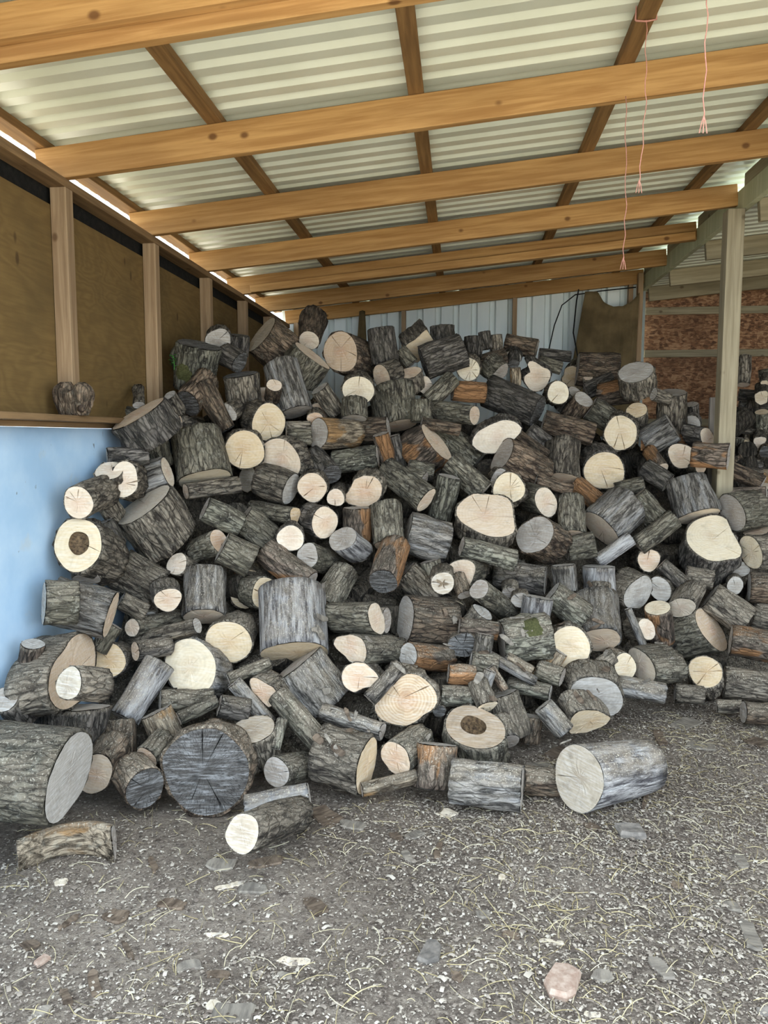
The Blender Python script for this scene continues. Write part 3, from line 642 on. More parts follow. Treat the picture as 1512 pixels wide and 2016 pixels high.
 ((0.232,5.21,1.55),(0.03,-0.962,-0.27),0.160,[0.141,0.188,0.171,0.146,0.125,0.105,0.098,0.099,0.107,0.132,0.159,0.182,0.162,0.148,0.128,0.120,0.103,0.096,0.097,0.109],'dp','long bean-shaped pale face below the big dark log',{'cr': 0}),
 ((0.361,5.416,1.571),(-0.81,-0.049,0.585),0.275,(0.054,0.049,0.611),'bG','small brown log lying slanted, beside the upright grey-brown log',{}),
 ((0.478,5.612,1.591),(-0.789,-0.038,0.613),0.170,(0.072,0.072,0.756),'dG','mid-sized dark log lying slanted, above the upright grey-brown log',{}),
 ((0.27,5.137,1.424),(-0.819,-0.398,0.413),0.334,(0.126,0.113,0.868),'bG','brown log with a grey slanted oval end under the bean-shaped face',{}),
 ((0.692,5.393,1.257),(-0.08,-0.462,-0.883),0.279,(0.119,0.11,0.698),'gp','upright grey-brown log with a grey rounded lower end',{}),
 ((0.992,5.473,1.315),(0.008,-0.977,-0.213),0.280,(0.152,0.137,2.348),'dY','big round creamy face with two dark flecks',{'cr': 2}),
 ((0.25,4.945,1.279),(0.113,-0.994,-0.004),0.160,(0.072,0.062,-1.874),'gG','small log with a round grey end, below the long bean-shaped pale face',{}),
 ((0.293,4.774,1.233),(-0.147,-0.966,0.213),0.160,(0.104,0.1,0.664),'gY','mid-sized log with a round cream end, above the large pinkish slab face',{'cr': 5}),
 ((0.492,5.098,1.272),(-0.953,0.008,0.302),0.238,(0.04,0.037,2.904),'bG','small brown log lying on its side, below the upright grey-brown log',{}),
 ((0.54,4.936,1.136),(0.632,-0.766,-0.12),0.160,(0.128,0.08,2.446),'mp','mid-sized mossy log with an oval pinkish end, above the grey round-faced log',{}),
 ((0.945,5.325,1.083),(0.717,-0.285,-0.637),0.235,(0.069,0.061,1.287),'oG','small orange-scarred log lying slanted, below the upright grey-brown log',{}),
 ((1.149,5.37,1.12),(0.908,-0.407,-0.096),0.277,(0.024,0.023,2.743),'gG','thin root-like stick lying across the orange split log',{'ts': 1.5}),
 ((1.061,5.386,1.178),(-0.96,0.068,-0.27),0.183,(0.062,0.062,0.445),'mG','small mossy log lying on its side, below the big round creamy face',{}),
 ((0.142,4.558,1.089),(0.074,-0.738,0.671),0.159,[0.181,0.193,0.212,0.193,0.167,0.159,0.173,0.169,0.171,0.181,0.178,0.164,0.145,0.137,0.143,0.156,0.174,0.198,0.216,0.187],'gp','large pinkish slab face shaped like a shield',{'cr': 4}),
 ((0.446,4.656,0.962),(-0.575,-0.728,0.374),0.211,(0.134,0.119,-2.848),'bG','grey round-faced log beside the shield-shaped slab',{'cr': 2}),
 ((0.706,4.904,0.925),(-0.03,-0.606,-0.795),0.279,(0.087,0.082,2.732),'mp','mid-sized mossy log with an oval pinkish end, above the pale blue barkless branch log',{}),
 ((0.661,4.804,0.858),(-0.982,0.006,-0.19),0.166,(0.075,0.066,1.824),'mG','mid-sized mossy log lying on its side, beside the grey round-faced log',{}),
 ((0.293,4.464,0.645),(-0.052,-0.983,-0.176),0.160,(0.049,0.032,-3.097),'gG','small log with a round grey end, beside the dark horizontal log',{}),
 ((0.34,4.316,0.634),(-0.072,-0.997,0.035),0.160,(0.053,0.043,-3.065),'gG','small log with a round grey end, beside the blue-white weathered short log',{}),
 ((0.125,4.128,0.603),(0.561,-0.246,0.79),0.130,(0.065,0.059,2.38),'gG','small grey-brown log with an oval grey end, beside the slim mossy log',{}),
 ((0.002,3.988,0.56),(-0.986,-0.088,0.14),0.201,(0.046,0.046,1.669),'oG','small orange-scarred log lying on its side, beside the big lichen-covered lump of log',{}),
 ((0.433,4.278,0.659),(0.142,0.088,0.986),0.193,(0.086,0.076,0.199),'SG','blue-white weathered short log in the middle of the heap',{}),
 ((0.52,4.392,0.66),(-0.803,0.061,0.593),0.231,(0.088,0.082,2.627),'lG','mid-sized lichen-spotted log lying slanted, beside the blue-white weathered short log',{}),
 ((0.513,4.649,0.686),(0.973,-0.221,-0.064),0.303,(0.091,0.083,2.074),'dG','dark horizontal log with a thin white edge',{}),
 ((0.611,4.598,0.79),(-0.115,0.077,0.99),0.151,(0.072,0.067,0.822),'sG','mid-sized weathered grey log standing upright, beside the dark horizontal log',{}),
 ((0.873,4.883,0.738),(0,0.063,0.998),0.231,(0.101,0.098,0.956),'SG','silvery flaking log beside the two grey fan-shaped faces',{}),
 ((0.851,4.679,0.538),(-0.023,-0.449,-0.893),0.130,(0.071,0.066,2.372),'gG','mid-sized grey-brown log standing upright, beside the silvery flaking log',{}),
 ((0.224,4.058,0.468),(-0.983,-0.171,-0.069),0.257,(0.115,0.108,2.43),'lG','big lichen-covered lump of log with a bright moss patch',{'moss': 1}),
 ((0.105,4.1,0.732),(-0.443,-0.761,0.474),0.452,(0.059,0.055,0.496),'mG','slim mossy log with a greyish end pointing up',{}),
 ((0.01,4.346,0.931),(-0.939,-0.212,0.27),0.321,(0.057,0.053,2.706),'lG','small lichen-spotted log lying on its side, beside the round pale face',{}),
 ((1.532,5.802,1.619),(0.801,-0.29,0.524),0.221,(0.117,0.111,2.991),'sG','square-looking grey barrel on the right slope',{}),
 ((1.404,5.568,1.329),(0.187,-0.841,-0.507),0.242,(0.05,0.044,1.055),'op','small orange-scarred log with an oval pinkish end, beside the round pale face',{}),
 ((1.552,5.933,1.874),(-0.09,-0.287,0.954),0.293,(0.112,0.109,2.127),'gG','tall upright flared log on the right crest',{}),
 ((1.387,5.798,1.858),(-0.906,-0.313,0.285),0.130,(0.049,0.046,2.058),'gG','small grey-brown log with an oval grey end, beside the grey oval-topped log',{}),
 ((1.768,6.188,1.798),(-0.188,-0.419,0.888),0.144,(0.05,0.049,2.119),'dG','small dark log with an oval grey end, beside the tall upright flared log',{}),
 ((1.716,6.038,1.641),(-0.269,-0.945,-0.187),0.160,(0.082,0.071,3.013),'dG','mid-sized log with a round grey end, beside the tall upright flared log',{}),
 ((1.729,5.653,1.541),(0.626,-0.767,-0.144),0.148,(0.112,0.059,2.592),'dp','mid-sized dark log with an oval pinkish end, above the round pale face',{}),
 ((1.558,5.642,1.415),(-0.206,-0.961,0.185),0.160,(0.101,0.091,-0.641),'dp','round pale face with one long vertical crack by the right post',{'cr': 2}),
 ((1.634,5.461,1.337),(0.027,-0.999,0.04),0.160,(0.04,0.037,1.744),'mp','small log with a round pinkish end, beside the round pale face',{}),
 ((1.742,5.248,1.421),(0.901,-0.427,-0.073),0.220,(0.084,0.08,1.004),'oG','purple-brown log with an orange scar touching the right post',{}),
 ((1.858,5.626,1.298),(0.037,-0.996,-0.08),0.280,(0.069,0.048,-1.769),'dG','small log with a round grey end, beside the round pale face',{}),
 ((2.051,5.477,1.232),(0.812,-0.434,-0.39),0.248,(0.057,0.055,1.907),'bG','small brown log lying slanted, beside the big grey furrowed barrel',{}),
 ((1.424,5.479,1.229),(0.753,-0.372,-0.542),0.195,(0.07,0.068,1.489),'dG','small dark log lying slanted, beside the big grey furrowed barrel',{}),
 ((1.59,5.345,1.012),(0.172,-0.424,-0.889),0.272,(0.156,0.138,1.664),'sp','big grey furrowed barrel above the cream D-shaped face',{}),
 ((1.629,5.149,0.9),(0.004,-0.664,0.748),0.238,[0.150,0.150,0.174,0.227,0.219,0.188,0.170,0.165,0.164,0.171,0.176,0.184,0.190,0.199,0.219,0.219,0.215,0.236,0.208,0.165],'dY','large cream D-shaped slab face by the right edge',{'cr': 2}),
 ((1.792,5.273,1.048),(-0.937,-0.329,-0.116),0.212,(0.146,0.118,2.592),'mG','mossy log with a smooth grey slanted face beside the D-shaped slab',{}),
 ((2.054,5.409,1.174),(0.885,-0.46,0.074),0.273,(0.043,0.042,1.984),'oG','small orange-scarred log lying on its side, beside the big grey furrowed barrel',{}),
 ((2.044,5.548,1.19),(-0.28,-0.21,0.937),0.130,(0.098,0.094,1.212),'gp','mid-sized grey-brown log with an oval pinkish end, beside the big grey furrowed barrel',{}),
 ((1.96,5.297,0.92),(-0.276,-0.128,0.953),0.148,(0.094,0.087,2.229),'gp','mid-sized grey-brown log with an oval pinkish end, beside the large cream D-shaped slab face',{}),
 ((1.849,5.07,0.817),(-0.952,-0.303,-0.039),0.183,(0.125,0.101,2.597),'gY','mid-sized grey-brown log with an oval cream end, beside the large cream D-shaped slab face',{'cr': 6}),
 ((1.81,5.145,0.692),(-0.32,-0.947,-0.017),0.220,(0.066,0.053,-3.014),'bG','small log with a round grey end, beside the large cream D-shaped slab face',{}),
 ((1.733,4.994,0.614),(-0.315,-0.949,0.002),0.172,(0.056,0.052,1.358),'dG','small log with a round grey end, below the large cream D-shaped slab face',{}),
 ((1.838,5.037,0.599),(-0.973,0.23,0.024),0.214,(0.103,0.091,2.686),'bG','mid-sized brown log lying on its side, beside the large cream D-shaped slab face',{}),
 ((1.166,5.283,1.152),(-0.652,0.098,0.752),0.194,(0.086,0.084,2.984),'mG','mid-sized mossy log lying slanted, beside the big grey furrowed barrel',{}),
 ((1.144,5.059,0.849),(-0.778,-0.014,-0.628),0.289,(0.074,0.066,0.358),'mG','mid-sized mossy log lying slanted, beside the pale blue barkless branch log',{}),
 ((0.918,5.125,0.948),(-0.698,-0.376,-0.61),0.262,(0.153,0.151,1.243),'sp','silver-grey log with a greenish worn oval end',{}),
 ((0.871,4.967,0.759),(-0.811,-0.053,-0.583),0.259,(0.047,0.043,1.185),'SG','pale blue barkless branch log',{}),
 ((1.211,5.057,0.754),(-0.061,-0.99,0.128),0.280,(0.078,0.071,-1.734),'gp','mid-sized log with a round pinkish end, above the pair-forming smooth grey fan-shaped face',{'cr': 1}),
 ((1.116,4.883,0.579),(0.589,-0.802,-0.099),0.160,(0.136,0.105,-2.732),'gG','pair-forming smooth grey fan-shaped face on the right slope',{}),
 ((1.264,4.942,0.589),(-0.396,-0.911,0.114),0.280,(0.087,0.066,2.056),'gG','mid-sized log with a round grey end, beside the pair-forming smooth grey fan-shaped face',{}),
 ((1.201,4.749,0.511),(-0.232,-0.401,0.886),0.251,(0.078,0.075,0.501),'oY','short stump with a flat rough top and tan bark',{}),
 ((1.119,4.656,0.402),(0.536,-0.815,0.22),0.130,(0.078,0.059,2.478),'gp','small grey-brown log with an oval pinkish end, below the pair-forming smooth grey fan-shaped face',{}),
 ((0.998,4.619,0.53),(-0.389,0.077,0.918),0.270,(0.023,0.022,2.046),'sG','long thin weathered stick leaning on the heap beside the flat-topped stump',{}),
 ((1.359,4.819,0.502),(-0.53,-0.615,-0.584),0.160,(0.131,0.069,-2.439),'gp','mid-sized grey-brown log with an oval pinkish end, above the dark green log',{}),
 ((1.579,4.978,0.545),(-0.791,0.256,0.556),0.254,(0.102,0.099,0.038),'gG','big rounded split barrel at the right side of the heap',{}),
 ((1.573,4.909,0.345),(0.706,-0.579,0.407),0.254,(0.196,0.119,2.443),'mp','dark green log with a long stained cream face',{}),
 ((1.658,4.804,0.306),(-0.965,0.247,0.087),0.239,(0.095,0.093,1.346),'oG','large log with rusty orange streaked wood at the right edge',{}),
 ((1.861,5.021,0.42),(-0.943,0.281,0.177),0.137,(0.086,0.08,1.743),'gG','mid-sized grey-brown log lying on its side, beside the dark green log',{}),
 ((1.284,5.016,0.74),(-0.718,0.188,0.67),0.184,(0.047,0.043,2.749),'dG','small dark log lying slanted, beside the pair-forming smooth grey fan-shaped face',{}),
 ((1.449,5.06,0.657),(-0.973,0.195,0.123),0.164,(0.065,0.059,1.682),'gG','small grey-brown log lying on its side, below the large cream D-shaped slab face',{}),
 ((-1.679,3.227,1.263),(0.127,-0.991,-0.053),0.364,(0.075,0.068,1.91),'gp','round pale face standing out against the blue panel',{'cr': 3}),
 ((-1.745,3.617,1.243),(-0.024,-0.733,0.68),0.130,(0.054,0.053,2.736),'gY','small grey-brown log with an oval cream end, beside the round pale face',{}),
 ((-1.68,3.213,1.074),(0,-0.939,0.343),0.284,(0.131,0.114,1.974),'gY','large face with a dark rotted hole beside the blue panel',{'cr': 1, 'hole': 1}),
 ((-1.644,3.834,1.195),(-0.398,-0.411,0.82),0.250,(0.176,0.158,1.937),'gp','massive grey log with a long dusty slanted top face',{}),
 ((-1.756,3.628,1.129),(-0.363,-0.239,0.901),0.135,(0.05,0.049,0.621),'dG','small dark log standing upright, above the square-cut rough-barked log',{}),
 ((-1.718,3.692,0.893),(-0.74,-0.317,0.593),0.220,(0.112,0.104,2.211),'gG','square-cut rough-barked log above the silvery barrel',{}),
 ((-1.479,3.865,0.884),(-0.131,-0.901,0.414),0.160,(0.062,0.06,1.399),'gp','small log with a round pinkish end, beside the broad blue-grey upright log',{}),
 ((-1.746,3.035,0.852),(-0.819,-0.564,0.105),0.130,(0.094,0.09,2.074),'mG','mid-sized mossy log lying on its side, beside the silvery streaked barrel',{}),
 ((-1.529,3.187,0.769),(0.94,0.188,-0.284),0.246,(0.109,0.101,2.021),'sp','silvery streaked barrel lying near the blue panel',{}),
 ((-1.678,3.282,0.914),(0.218,-0.557,-0.802),0.280,(0.064,0.061,2.162),'gG','small grey-brown log with an oval grey end, below the round pale face',{}),
 ((-1.626,3.505,0.765),(-0.769,-0.349,0.536),0.130,(0.045,0.043,1.043),'gG','small grey-brown log lying slanted, beside the square-cut rough-barked log',{}),
 ((-1.418,3.572,0.759),(0.473,-0.851,-0.227),0.130,(0.069,0.064,2.86),'dp','small log with a round pinkish end, beside the square-cut rough-barked log',{}),
 ((-1.58,3.521,0.627),(-0.358,-0.931,0.071),0.339,(0.05,0.045,0.46),'mp','small mossy log with an oval pinkish end, below the square-cut rough-barked log',{}),
 ((-1.274,3.567,0.633),(0.956,-0.078,0.281),0.354,(0.045,0.039,2.642),'gG','long thin slab of wood with a pale blue-grey end lying across the logs',{}),
 ((-1.564,3.685,0.644),(0.363,-0.919,-0.152),0.160,(0.041,0.027,3.044),'dG','small log with a round grey end, below the square-cut rough-barked log',{}),
 ((-1.608,3.386,0.67),(0.473,0.324,0.819),0.130,(0.041,0.041,0.733),'mG','small mossy log standing upright, below the silvery streaked barrel',{}),
 ((-1.72,2.892,0.712),(0.253,-0.073,0.965),0.130,(0.051,0.047,0.615),'oG','small orange-scarred log with an oval grey end, below the silvery streaked barrel',{}),
 ((-1.612,3.001,0.569),(0.987,0.079,0.138),0.171,(0.258,0.136,-2.992),'gp','huge log with a wide pale face, a smaller log resting on it',{}),
 ((-1.417,2.608,0.652),(-0.288,-0.901,0.323),0.163,(0.063,0.062,1.356),'gT','small grey-brown log with an oval tan end, above the giant mossy log',{}),
 ((-1.626,3.37,0.506),(0.134,-0.974,0.18),0.160,(0.083,0.079,1.504),'dY','mid-sized log with a round cream end, beside the silvery barkless log',{'cr': 1}),
 ((-1.515,3.403,0.545),(-0.652,-0.757,0.032),0.173,(0.046,0.045,0.65),'dp','small dark log with an oval pinkish end, above the silvery barkless log',{}),
 ((-1.512,3.258,0.273),(-0.358,-0.572,-0.738),0.289,(0.07,0.069,1.438),'SG','silvery barkless log lying steeply at the left foot of the heap',{}),
 ((-1.746,2.73,0.54),(-0.03,-0.681,0.731),0.160,(0.059,0.057,2.486),'dG','small dark log with an oval grey end, above the giant mossy log',{}),
 ((-1.647,3.054,0.392),(-0.02,0.238,0.971),0.159,(0.156,0.154,1.546),'dG','dark stump with a flat dusty top beside the giant mossy log',{'ts': 0.85}),
 ((-1.673,2.817,0.471),(0.464,-0.884,-0.055),0.197,(0.039,0.026,2.922),'gG','small log with a round grey end, above the giant mossy log',{}),
 ((-1.416,2.585,0.318),(0.997,0.07,-0.04),0.367,(0.21,0.145,-2.959),'mG','giant mossy log with a bluish oval face on the ground',{}),
 ((-1.499,2.932,0.157),(-0.083,-0.936,-0.342),0.130,(0.136,0.072,-2.153),'bp','mid-sized brown log with an oval pinkish end, beside the brown knobbly log',{}),
 ((-1.483,3.13,0.13),(0.206,-0.423,-0.883),0.168,(0.075,0.072,1.739),'bG','brown knobbly log at the left foot of the heap',{}),
 ((-1.266,2.89,0.127),(0.705,-0.701,-0.105),0.160,(0.092,0.083,1.555),'bD','log with a dark mossy end on the ground beside the black disc',{}),
 ((-1.321,3.046,0.188),(-0.233,-0.932,-0.278),0.130,(0.051,0.051,2.818),'mp','small mossy log with an oval pinkish end, beside the brown knobbly log',{}),
 ((-1.361,3.249,0.31),(-0.428,0.05,0.902),0.138,(0.071,0.063,2.056),'yG','mid-sized tan log standing upright, beside the brown knobbly log',{}),
 ((-1.287,3.501,0.446),(-0.154,-0.884,0.441),0.160,(0.161,0.129,2.491),'sY','large yellowish face with wormy lines',{'cr': 0}),
 ((-1.146,3.663,0.53),(0.101,-0.993,-0.059),0.160,(0.123,0.113,0.421),'gY','large round white-cream face above the wormy one',{'cr': 1}),
 ((-0.817,3.707,0.472),(0.153,-0.528,-0.835),0.339,(0.179,0.16,2.464),'SY','large purple-silver upright log with a white lower end',{}),
 ((-0.798,3.649,0.431),(-0.596,-0.012,0.803),0.250,(0.14,0.139,1.613),'sG','broad dusty weathered slab below the purple-silver log',{}),
 ((-0.91,3.44,0.352),(-0.301,-0.954,-0.004),0.130,[0.082,0.069,0.064,0.055,0.053,0.057,0.067,0.089,0.099,0.079,0.064,0.049,0.043,0.042,0.046,0.054,0.072,0.074,0.077,0.077],'gp','small log with a round pinkish end, beside the broad dusty weathered slab',{}),
 ((-1.048,3.423,0.401),(-0.646,-0.052,0.762),0.255,(0.038,0.035,1.581),'sG','small weathered grey log lying slanted, beside the broad dusty weathered slab',{}),
 ((-1.089,3.324,0.325),(-0.904,-0.331,0.269),0.135,(0.052,0.051,2.315),'dG','small dark log lying on its side, above the big blackened round end',{}),
 ((-1.378,3.345,0.32),(-0.888,-0.453,0.073),0.237,(0.066,0.058,0.659),'mG','small mossy log lying on its side, beside the large yellowish face',{}),
 ((-1.248,3.238,0.29),(-0.792,-0.534,-0.296),0.181,(0.03,0.03,1.529),'mG','small mossy log lying on its side, beside the silvery barkless log',{}),
 ((-1.086,3.462,0.404),(-0.844,-0.464,-0.27),0.208,(0.029,0.028,2.41),'mG','small mossy log lying on its side, beside the large yellowish face',{}),
 ((-0.626,3.339,0.153),(0.701,-0.257,-0.666),0.309,(0.057,0.054,2.275),'mG','small mossy log lying slanted, beside the broad dusty weathered slab',{}),
 ((-1.041,2.976,0.17),(0.166,-0.97,0.175),0.160,[0.194,0.193,0.183,0.181,0.185,0.183,0.182,0.185,0.191,0.199,0.180,0.170,0.175,0.176,0.183,0.187,0.186,0.190,0.188,0.190],'bD','big blackened round end on the ground, split by radial cracks',{'cr': 5}),
 ((-0.916,3.249,0.246),(-0.076,-0.309,0.948),0.160,(0.107,0.101,0.711),'gT','stump with a sawdust-covered top behind the blackened round end',{}),
 ((-0.779,3.123,0.112),(-0.39,-0.888,0.244),0.223,(0.071,0.064,3.08),'mG','mid-sized log with a round grey end, beside the large dusty slab log',{}),
 ((-0.607,2.975,0.086),(0.97,0.191,0.147),0.255,(0.058,0.051,2.142),'SG','small silvery barkless log lying on its side, beside the big blackened round end',{}),
 ((-0.802,3.217,0.177),(-0.108,-0.504,-0.857),0.130,(0.022,0.022,0.717),'lG','small lichen-spotted log standing upright, beside the large dusty slab log',{}),
 ((-0.728,2.441,0.205),(-0.207,-0.925,0.317),0.471,(0.071,0.063,1.238),'gT','log with a jagged pale end lying loose on the chips',{'cr': 0}),
 ((-1.252,2.564,0.071),(0.967,0.251,0.052),0.325,(0.065,0.06,1.431),'yG','short bent half log with grey lichen lying alone on the ground',{'bend': 0.25, 'half': 1}),
 ((-0.537,3.68,0.511),(-0.552,-0.807,0.21),0.338,[0.123,0.115,0.100,0.080,0.069,0.067,0.068,0.073,0.088,0.113,0.112,0.078,0.060,0.055,0.056,0.064,0.071,0.082,0.112,0.122],'mp','mid-sized mossy log with an oval pinkish end, above the broad three-lobed cream face',{'cr': 0}),
 ((-0.469,3.528,0.41),(-0.157,-0.943,0.295),0.176,[0.100,0.087,0.075,0.072,0.076,0.074,0.079,0.083,0.093,0.097,0.099,0.095,0.091,0.081,0.078,0.062,0.054,0.054,0.066,0.093],'dp','mid-sized log with a round pinkish end, beside the broad three-lobed cream face',{'cr': 2}),
 ((-0.254,3.776,0.455),(-0.687,-0.685,0.244),0.270,(0.069,0.065,2.92),'oG','small orange-scarred log with an oval grey end, beside the broad three-lobed cream face',{}),
 ((-0.337,3.704,0.415),(-0.972,-0.135,0.192),0.130,(0.033,0.03,2.926),'bG','small brown log lying on its side, beside the broad three-lobed cream face',{}),
 ((-0.415,3.463,0.331),(-0.639,-0.412,-0.65),0.217,(0.038,0.033,2.909),'dG','small dark log lying slanted, beside the broad three-lobed cream face',{}),
 ((-0.245,3.522,0.31),(-0.069,-0.994,0.088),0.160,[0.154,0.147,0.135,0.132,0.133,0.132,0.118,0.104,0.106,0.122,0.146,0.162,0.155,0.139,0.131,0.133,0.127,0.123,0.120,0.141],'gY','broad three-lobed cream face with clear growth rings',{'cr': 3, 'rings': 1}),
 ((-0.347,3.381,0.21),(0.937,-0.311,-0.156),0.310,(0.042,0.039,2.254),'sG','small weathered grey log with an oval grey end, beside the large dusty slab log',{}),
 ((-0.399,3.22,0.116),(0.954,-0.28,-0.103),0.230,(0.133,0.117,1.387),'gY','large dusty slab log with a pale split end at the foot of the heap',{}),
 ((-0.274,3.278,0.13),(-0.468,-0.882,-0.054),0.213,(0.081,0.078,1.948),'mp','mossy log with a pale half-round end beside the dusty slab',{}),
 ((-0.094,3.315,0.185),(0.051,0.306,0.951),0.181,(0.087,0.085,0.476),'oG','mossy short log with an orange knot scar on the ground',{}),
 ((-0.411,3.155,0.036),(-0.929,-0.349,-0.125),0.245,(0.032,0.03,1.902),'yG','split grey-brown plank of wood lying at the foot of the dusty slab',{'half': 1}),
 ((0.074,3.416,0.232),(-0.066,-0.37,0.927),0.160,(0.158,0.13,2.46),'mT','standing stump with a hollow in its pale top',{'hole': 2}),
 ((0.022,3.944,0.468),(-0.001,-0.996,0.094),0.160,(0.079,0.067,-3.068),'gD','mid-sized log with a round dark end, beside the big lichen-covered lump of log',{'cr': 7}),
 ((0.131,3.928,0.532),(0.145,0.145,0.979),0.130,(0.052,0.046,2.591),'dG','small dark log standing upright, beside the big lichen-covered lump of log',{}),
 ((-0.088,3.639,0.302),(-0.991,-0.098,0.091),0.160,(0.052,0.049,0.763),'lG','small lichen-spotted log lying on its side, beside the broad three-lobed cream face',{}),
 ((-0.092,3.58,0.242),(0.03,-0.984,0.176),0.280,(0.032,0.028,-3.053),'dD','small log with a round dark end, beside the broad three-lobed cream face',{}),
 ((0.152,3.706,0.409),(0.341,0.166,0.925),0.145,(0.035,0.031,2.018),'sG','small weathered grey log standing upright, above the pale rough chunk of log',{}),
 ((-0.05,3.678,0.398),(-0.992,-0.091,0.088),0.130,(0.049,0.044,0.758),'oG','small orange-scarred log lying on its side, beside the broad three-lobed cream face',{}),
 ((-0.42,3.823,0.624),(0.936,-0.345,0.073),0.252,(0.113,0.07,2.322),'mp','mid-sized mossy log with an oval pinkish end, beside the large purple-silver upright log',{}),
 ((-0.385,3.96,0.586),(0.95,-0.298,0.095),0.130,(0.071,0.065,0.801),'dG','mid-sized dark log with an oval grey end, beside the large purple-silver upright log',{}),
 ((-0.291,4.061,0.573),(-0.894,-0.417,0.161),0.275,(0.131,0.127,1.837),'bG','log with a tall narrow grey oval face and flaking brown bark',{}),
 ((-0.058,4.272,0.566),(0.02,-0.989,-0.149),0.160,(0.105,0.079,-3.109),'gY','mid-sized log with a round cream end, below the round pale face',{}),
 ((-0.64,4.141,0.991),(-0.456,-0.713,0.532),0.160,(0.091,0.074,-2.992),'SG','smooth grey barkless log with a cracked end',{}),
 ((-0.597,4.38,1.14),(-0.03,-0.012,0.999),0.200,(0.083,0.082,2.173),'oG','short upright orange log split down its front',{}),
 ((-0.403,4.302,0.942),(0.107,-0.421,-0.901),0.237,(0.094,0.086,1.005),'mp','mid-sized mossy log with an oval pinkish end, beside the short upright orange log',{}),
 ((-0.404,4.004,0.786),(-0.162,-0.833,-0.529),0.290,(0.09,0.08,0.752),'oD','brown log with a charcoal black end facing down',{}),
 ((-0.305,4.265,0.792),(-0.707,-0.027,0.707),0.227,(0.079,0.076,2.266),'gG','mid-sized grey-brown log lying slanted, below the rough dark chunky log',{}),
 ((-0.31,4.448,0.991),(-0.951,-0.154,0.266),0.245,(0.13,0.119,1.067),'sG','rough dark chunky log with a split seam',{}),
 ((-0.173,4.375,0.838),(-0.269,0.045,0.962),0.130,(0.062,0.06,2.971),'mG','small mossy log standing upright, below the rough dark chunky log',{}),
 ((-0.088,3.887,0.807),(0.025,-1,0.015),0.280,(0.063,0.059,-3.073),'gT','pale face with a dry brown leaf stuck on it',{'leaf': 1}),
 ((0.012,4.298,0.788),(-0.303,-0.95,0.081),0.256,(0.084,0.082,1.013),'mp','round pale face with a small knot near its top',{'cr': 0}),
 ((0.027,4.191,0.684),(0.309,-0.655,-0.689),0.130,(0.043,0.038,0.221),'bG','small brown log with an oval grey end, beside the round pale face',{}),
 ((-1.307,3.771,0.63),(0.133,-0.537,-0.833),0.249,(0.112,0.109,1.537),'sp','broad blue-grey upright log with a pale lower end',{}),
 ((-1.371,4.007,1.164),(-0.804,-0.391,0.449),0.213,(0.069,0.064,1.964),'lG','small lichen-spotted log lying slanted, above the square-looking mossy log',{}),
 ((-1.221,4.188,1.091),(-0.717,-0.286,0.636),0.195,(0.096,0.093,0.217),'mG','mid-sized mossy log lying slanted, above the yellow crescent-shaped rotten face',{}),
 ((-1.239,3.887,0.975),(-0.833,-0.268,0.484),0.171,(0.088,0.088,2.97),'mG','square-looking mossy log above the yellow crescent face',{}),
 ((-0.926,4.223,1.111),(0.871,-0.486,-0.074),0.325,(0.05,0.046,1.456),'mY','small mossy log with an oval cream end, above the yellow crescent-shaped rotten face',{}),
 ((-0.755,4.21,1.075),(0.652,-0.757,-0.046),0.178,(0.094,0.088,2.044),'dp','mid-sized log with a round pinkish end, beside the short upright orange log',{'cr': 1}),
 ((-0.912,4.048,1.005),(0.217,-0.975,-0.043),0.160,(0.076,0.073,3.059),'dp','mid-sized log with a round pinkish end, beside the square-looking mossy log',{}),
 ((-1.288,3.973,0.994),(0.826,-0.422,0.373),0.209,(0.069,0.063,1.821),'mp','small mossy log with an oval pinkish end, beside the square-looking mossy log',{}),
 ((-0.819,4.046,0.909),(-0.279,-0.923,0.264),0.424,(0.074,0.067,1.657),'mG','mid-sized log with a round grey end, beside the smooth grey barkless log',{}),
 ((-0.8,3.961,0.772),(0.803,-0.302,-0.514),0.307,(0.073,0.072,1.569),'oG','log with a long strip of bare orange wood in the middle of the heap',{}),
 ((-1.154,4.056,0.721),(0.268,-0.963,0.021),0.280,(0.115,0.099,-2.39),'oY','yellow crescent-shaped rotten face behind a white-ended log',{}),
 ((-1.019,3.925,0.723),(0.672,-0.737,0.081),0.160,(0.095,0.086,2.339),'mY','mid-sized log with a round cream end, beside the yellow crescent-shaped rotten face',{}),
 ((-0.725,4,0.635),(-0.323,-0.72,-0.614),0.271,(0.081,0.08,0.555),'mp','mid-sized mossy log with an oval pinkish end, below the smooth grey barkless log',{}),
 ((0.267,3.141,0.078),(0.988,-0.157,-0.014),0.296,(0.093,0.092,0.382),'sG','wide dusty log lying flat beside the hollow stump',{}),
 ((0.241,3.548,0.119),(0.295,-0.782,-0.549),0.130,(0.055,0.05,2.233),'dG','small dark log with an oval grey end, beside the pale rough chunk of log',{}),
 ((0.491,3.088,0.159),(-0.806,-0.585,0.091),0.401,(0.145,0.129,0.946),'ST','lone weathered log with a tan oval face on the chip-covered floor',{'cr': 1, 'ts': 0.85}),
 ((0.288,3.267,0.062),(-0.998,-0.018,0.058),0.165,(0.064,0.059,0.369),'bG','small brown log lying on its side, beside the wide dusty log',{}),
 ((0.2,3.784,0.262),(-0.294,0.177,0.939),0.215,(0.104,0.093,2.459),'gG','pale rough chunk of log behind the hollow stump',{}),
 ((0.466,3.904,0.24),(0.947,-0.305,-0.099),0.215,(0.045,0.04,0.175),'lG','small lichen-spotted log lying on its side, beside the pale rough chunk of log',{}),
 ((0.135,3.549,0.285),(0.328,-0.674,-0.662),0.130,(0.05,0.05,2.425),'gY','small grey-brown log with an oval cream end, above the pale rough chunk of log',{}),
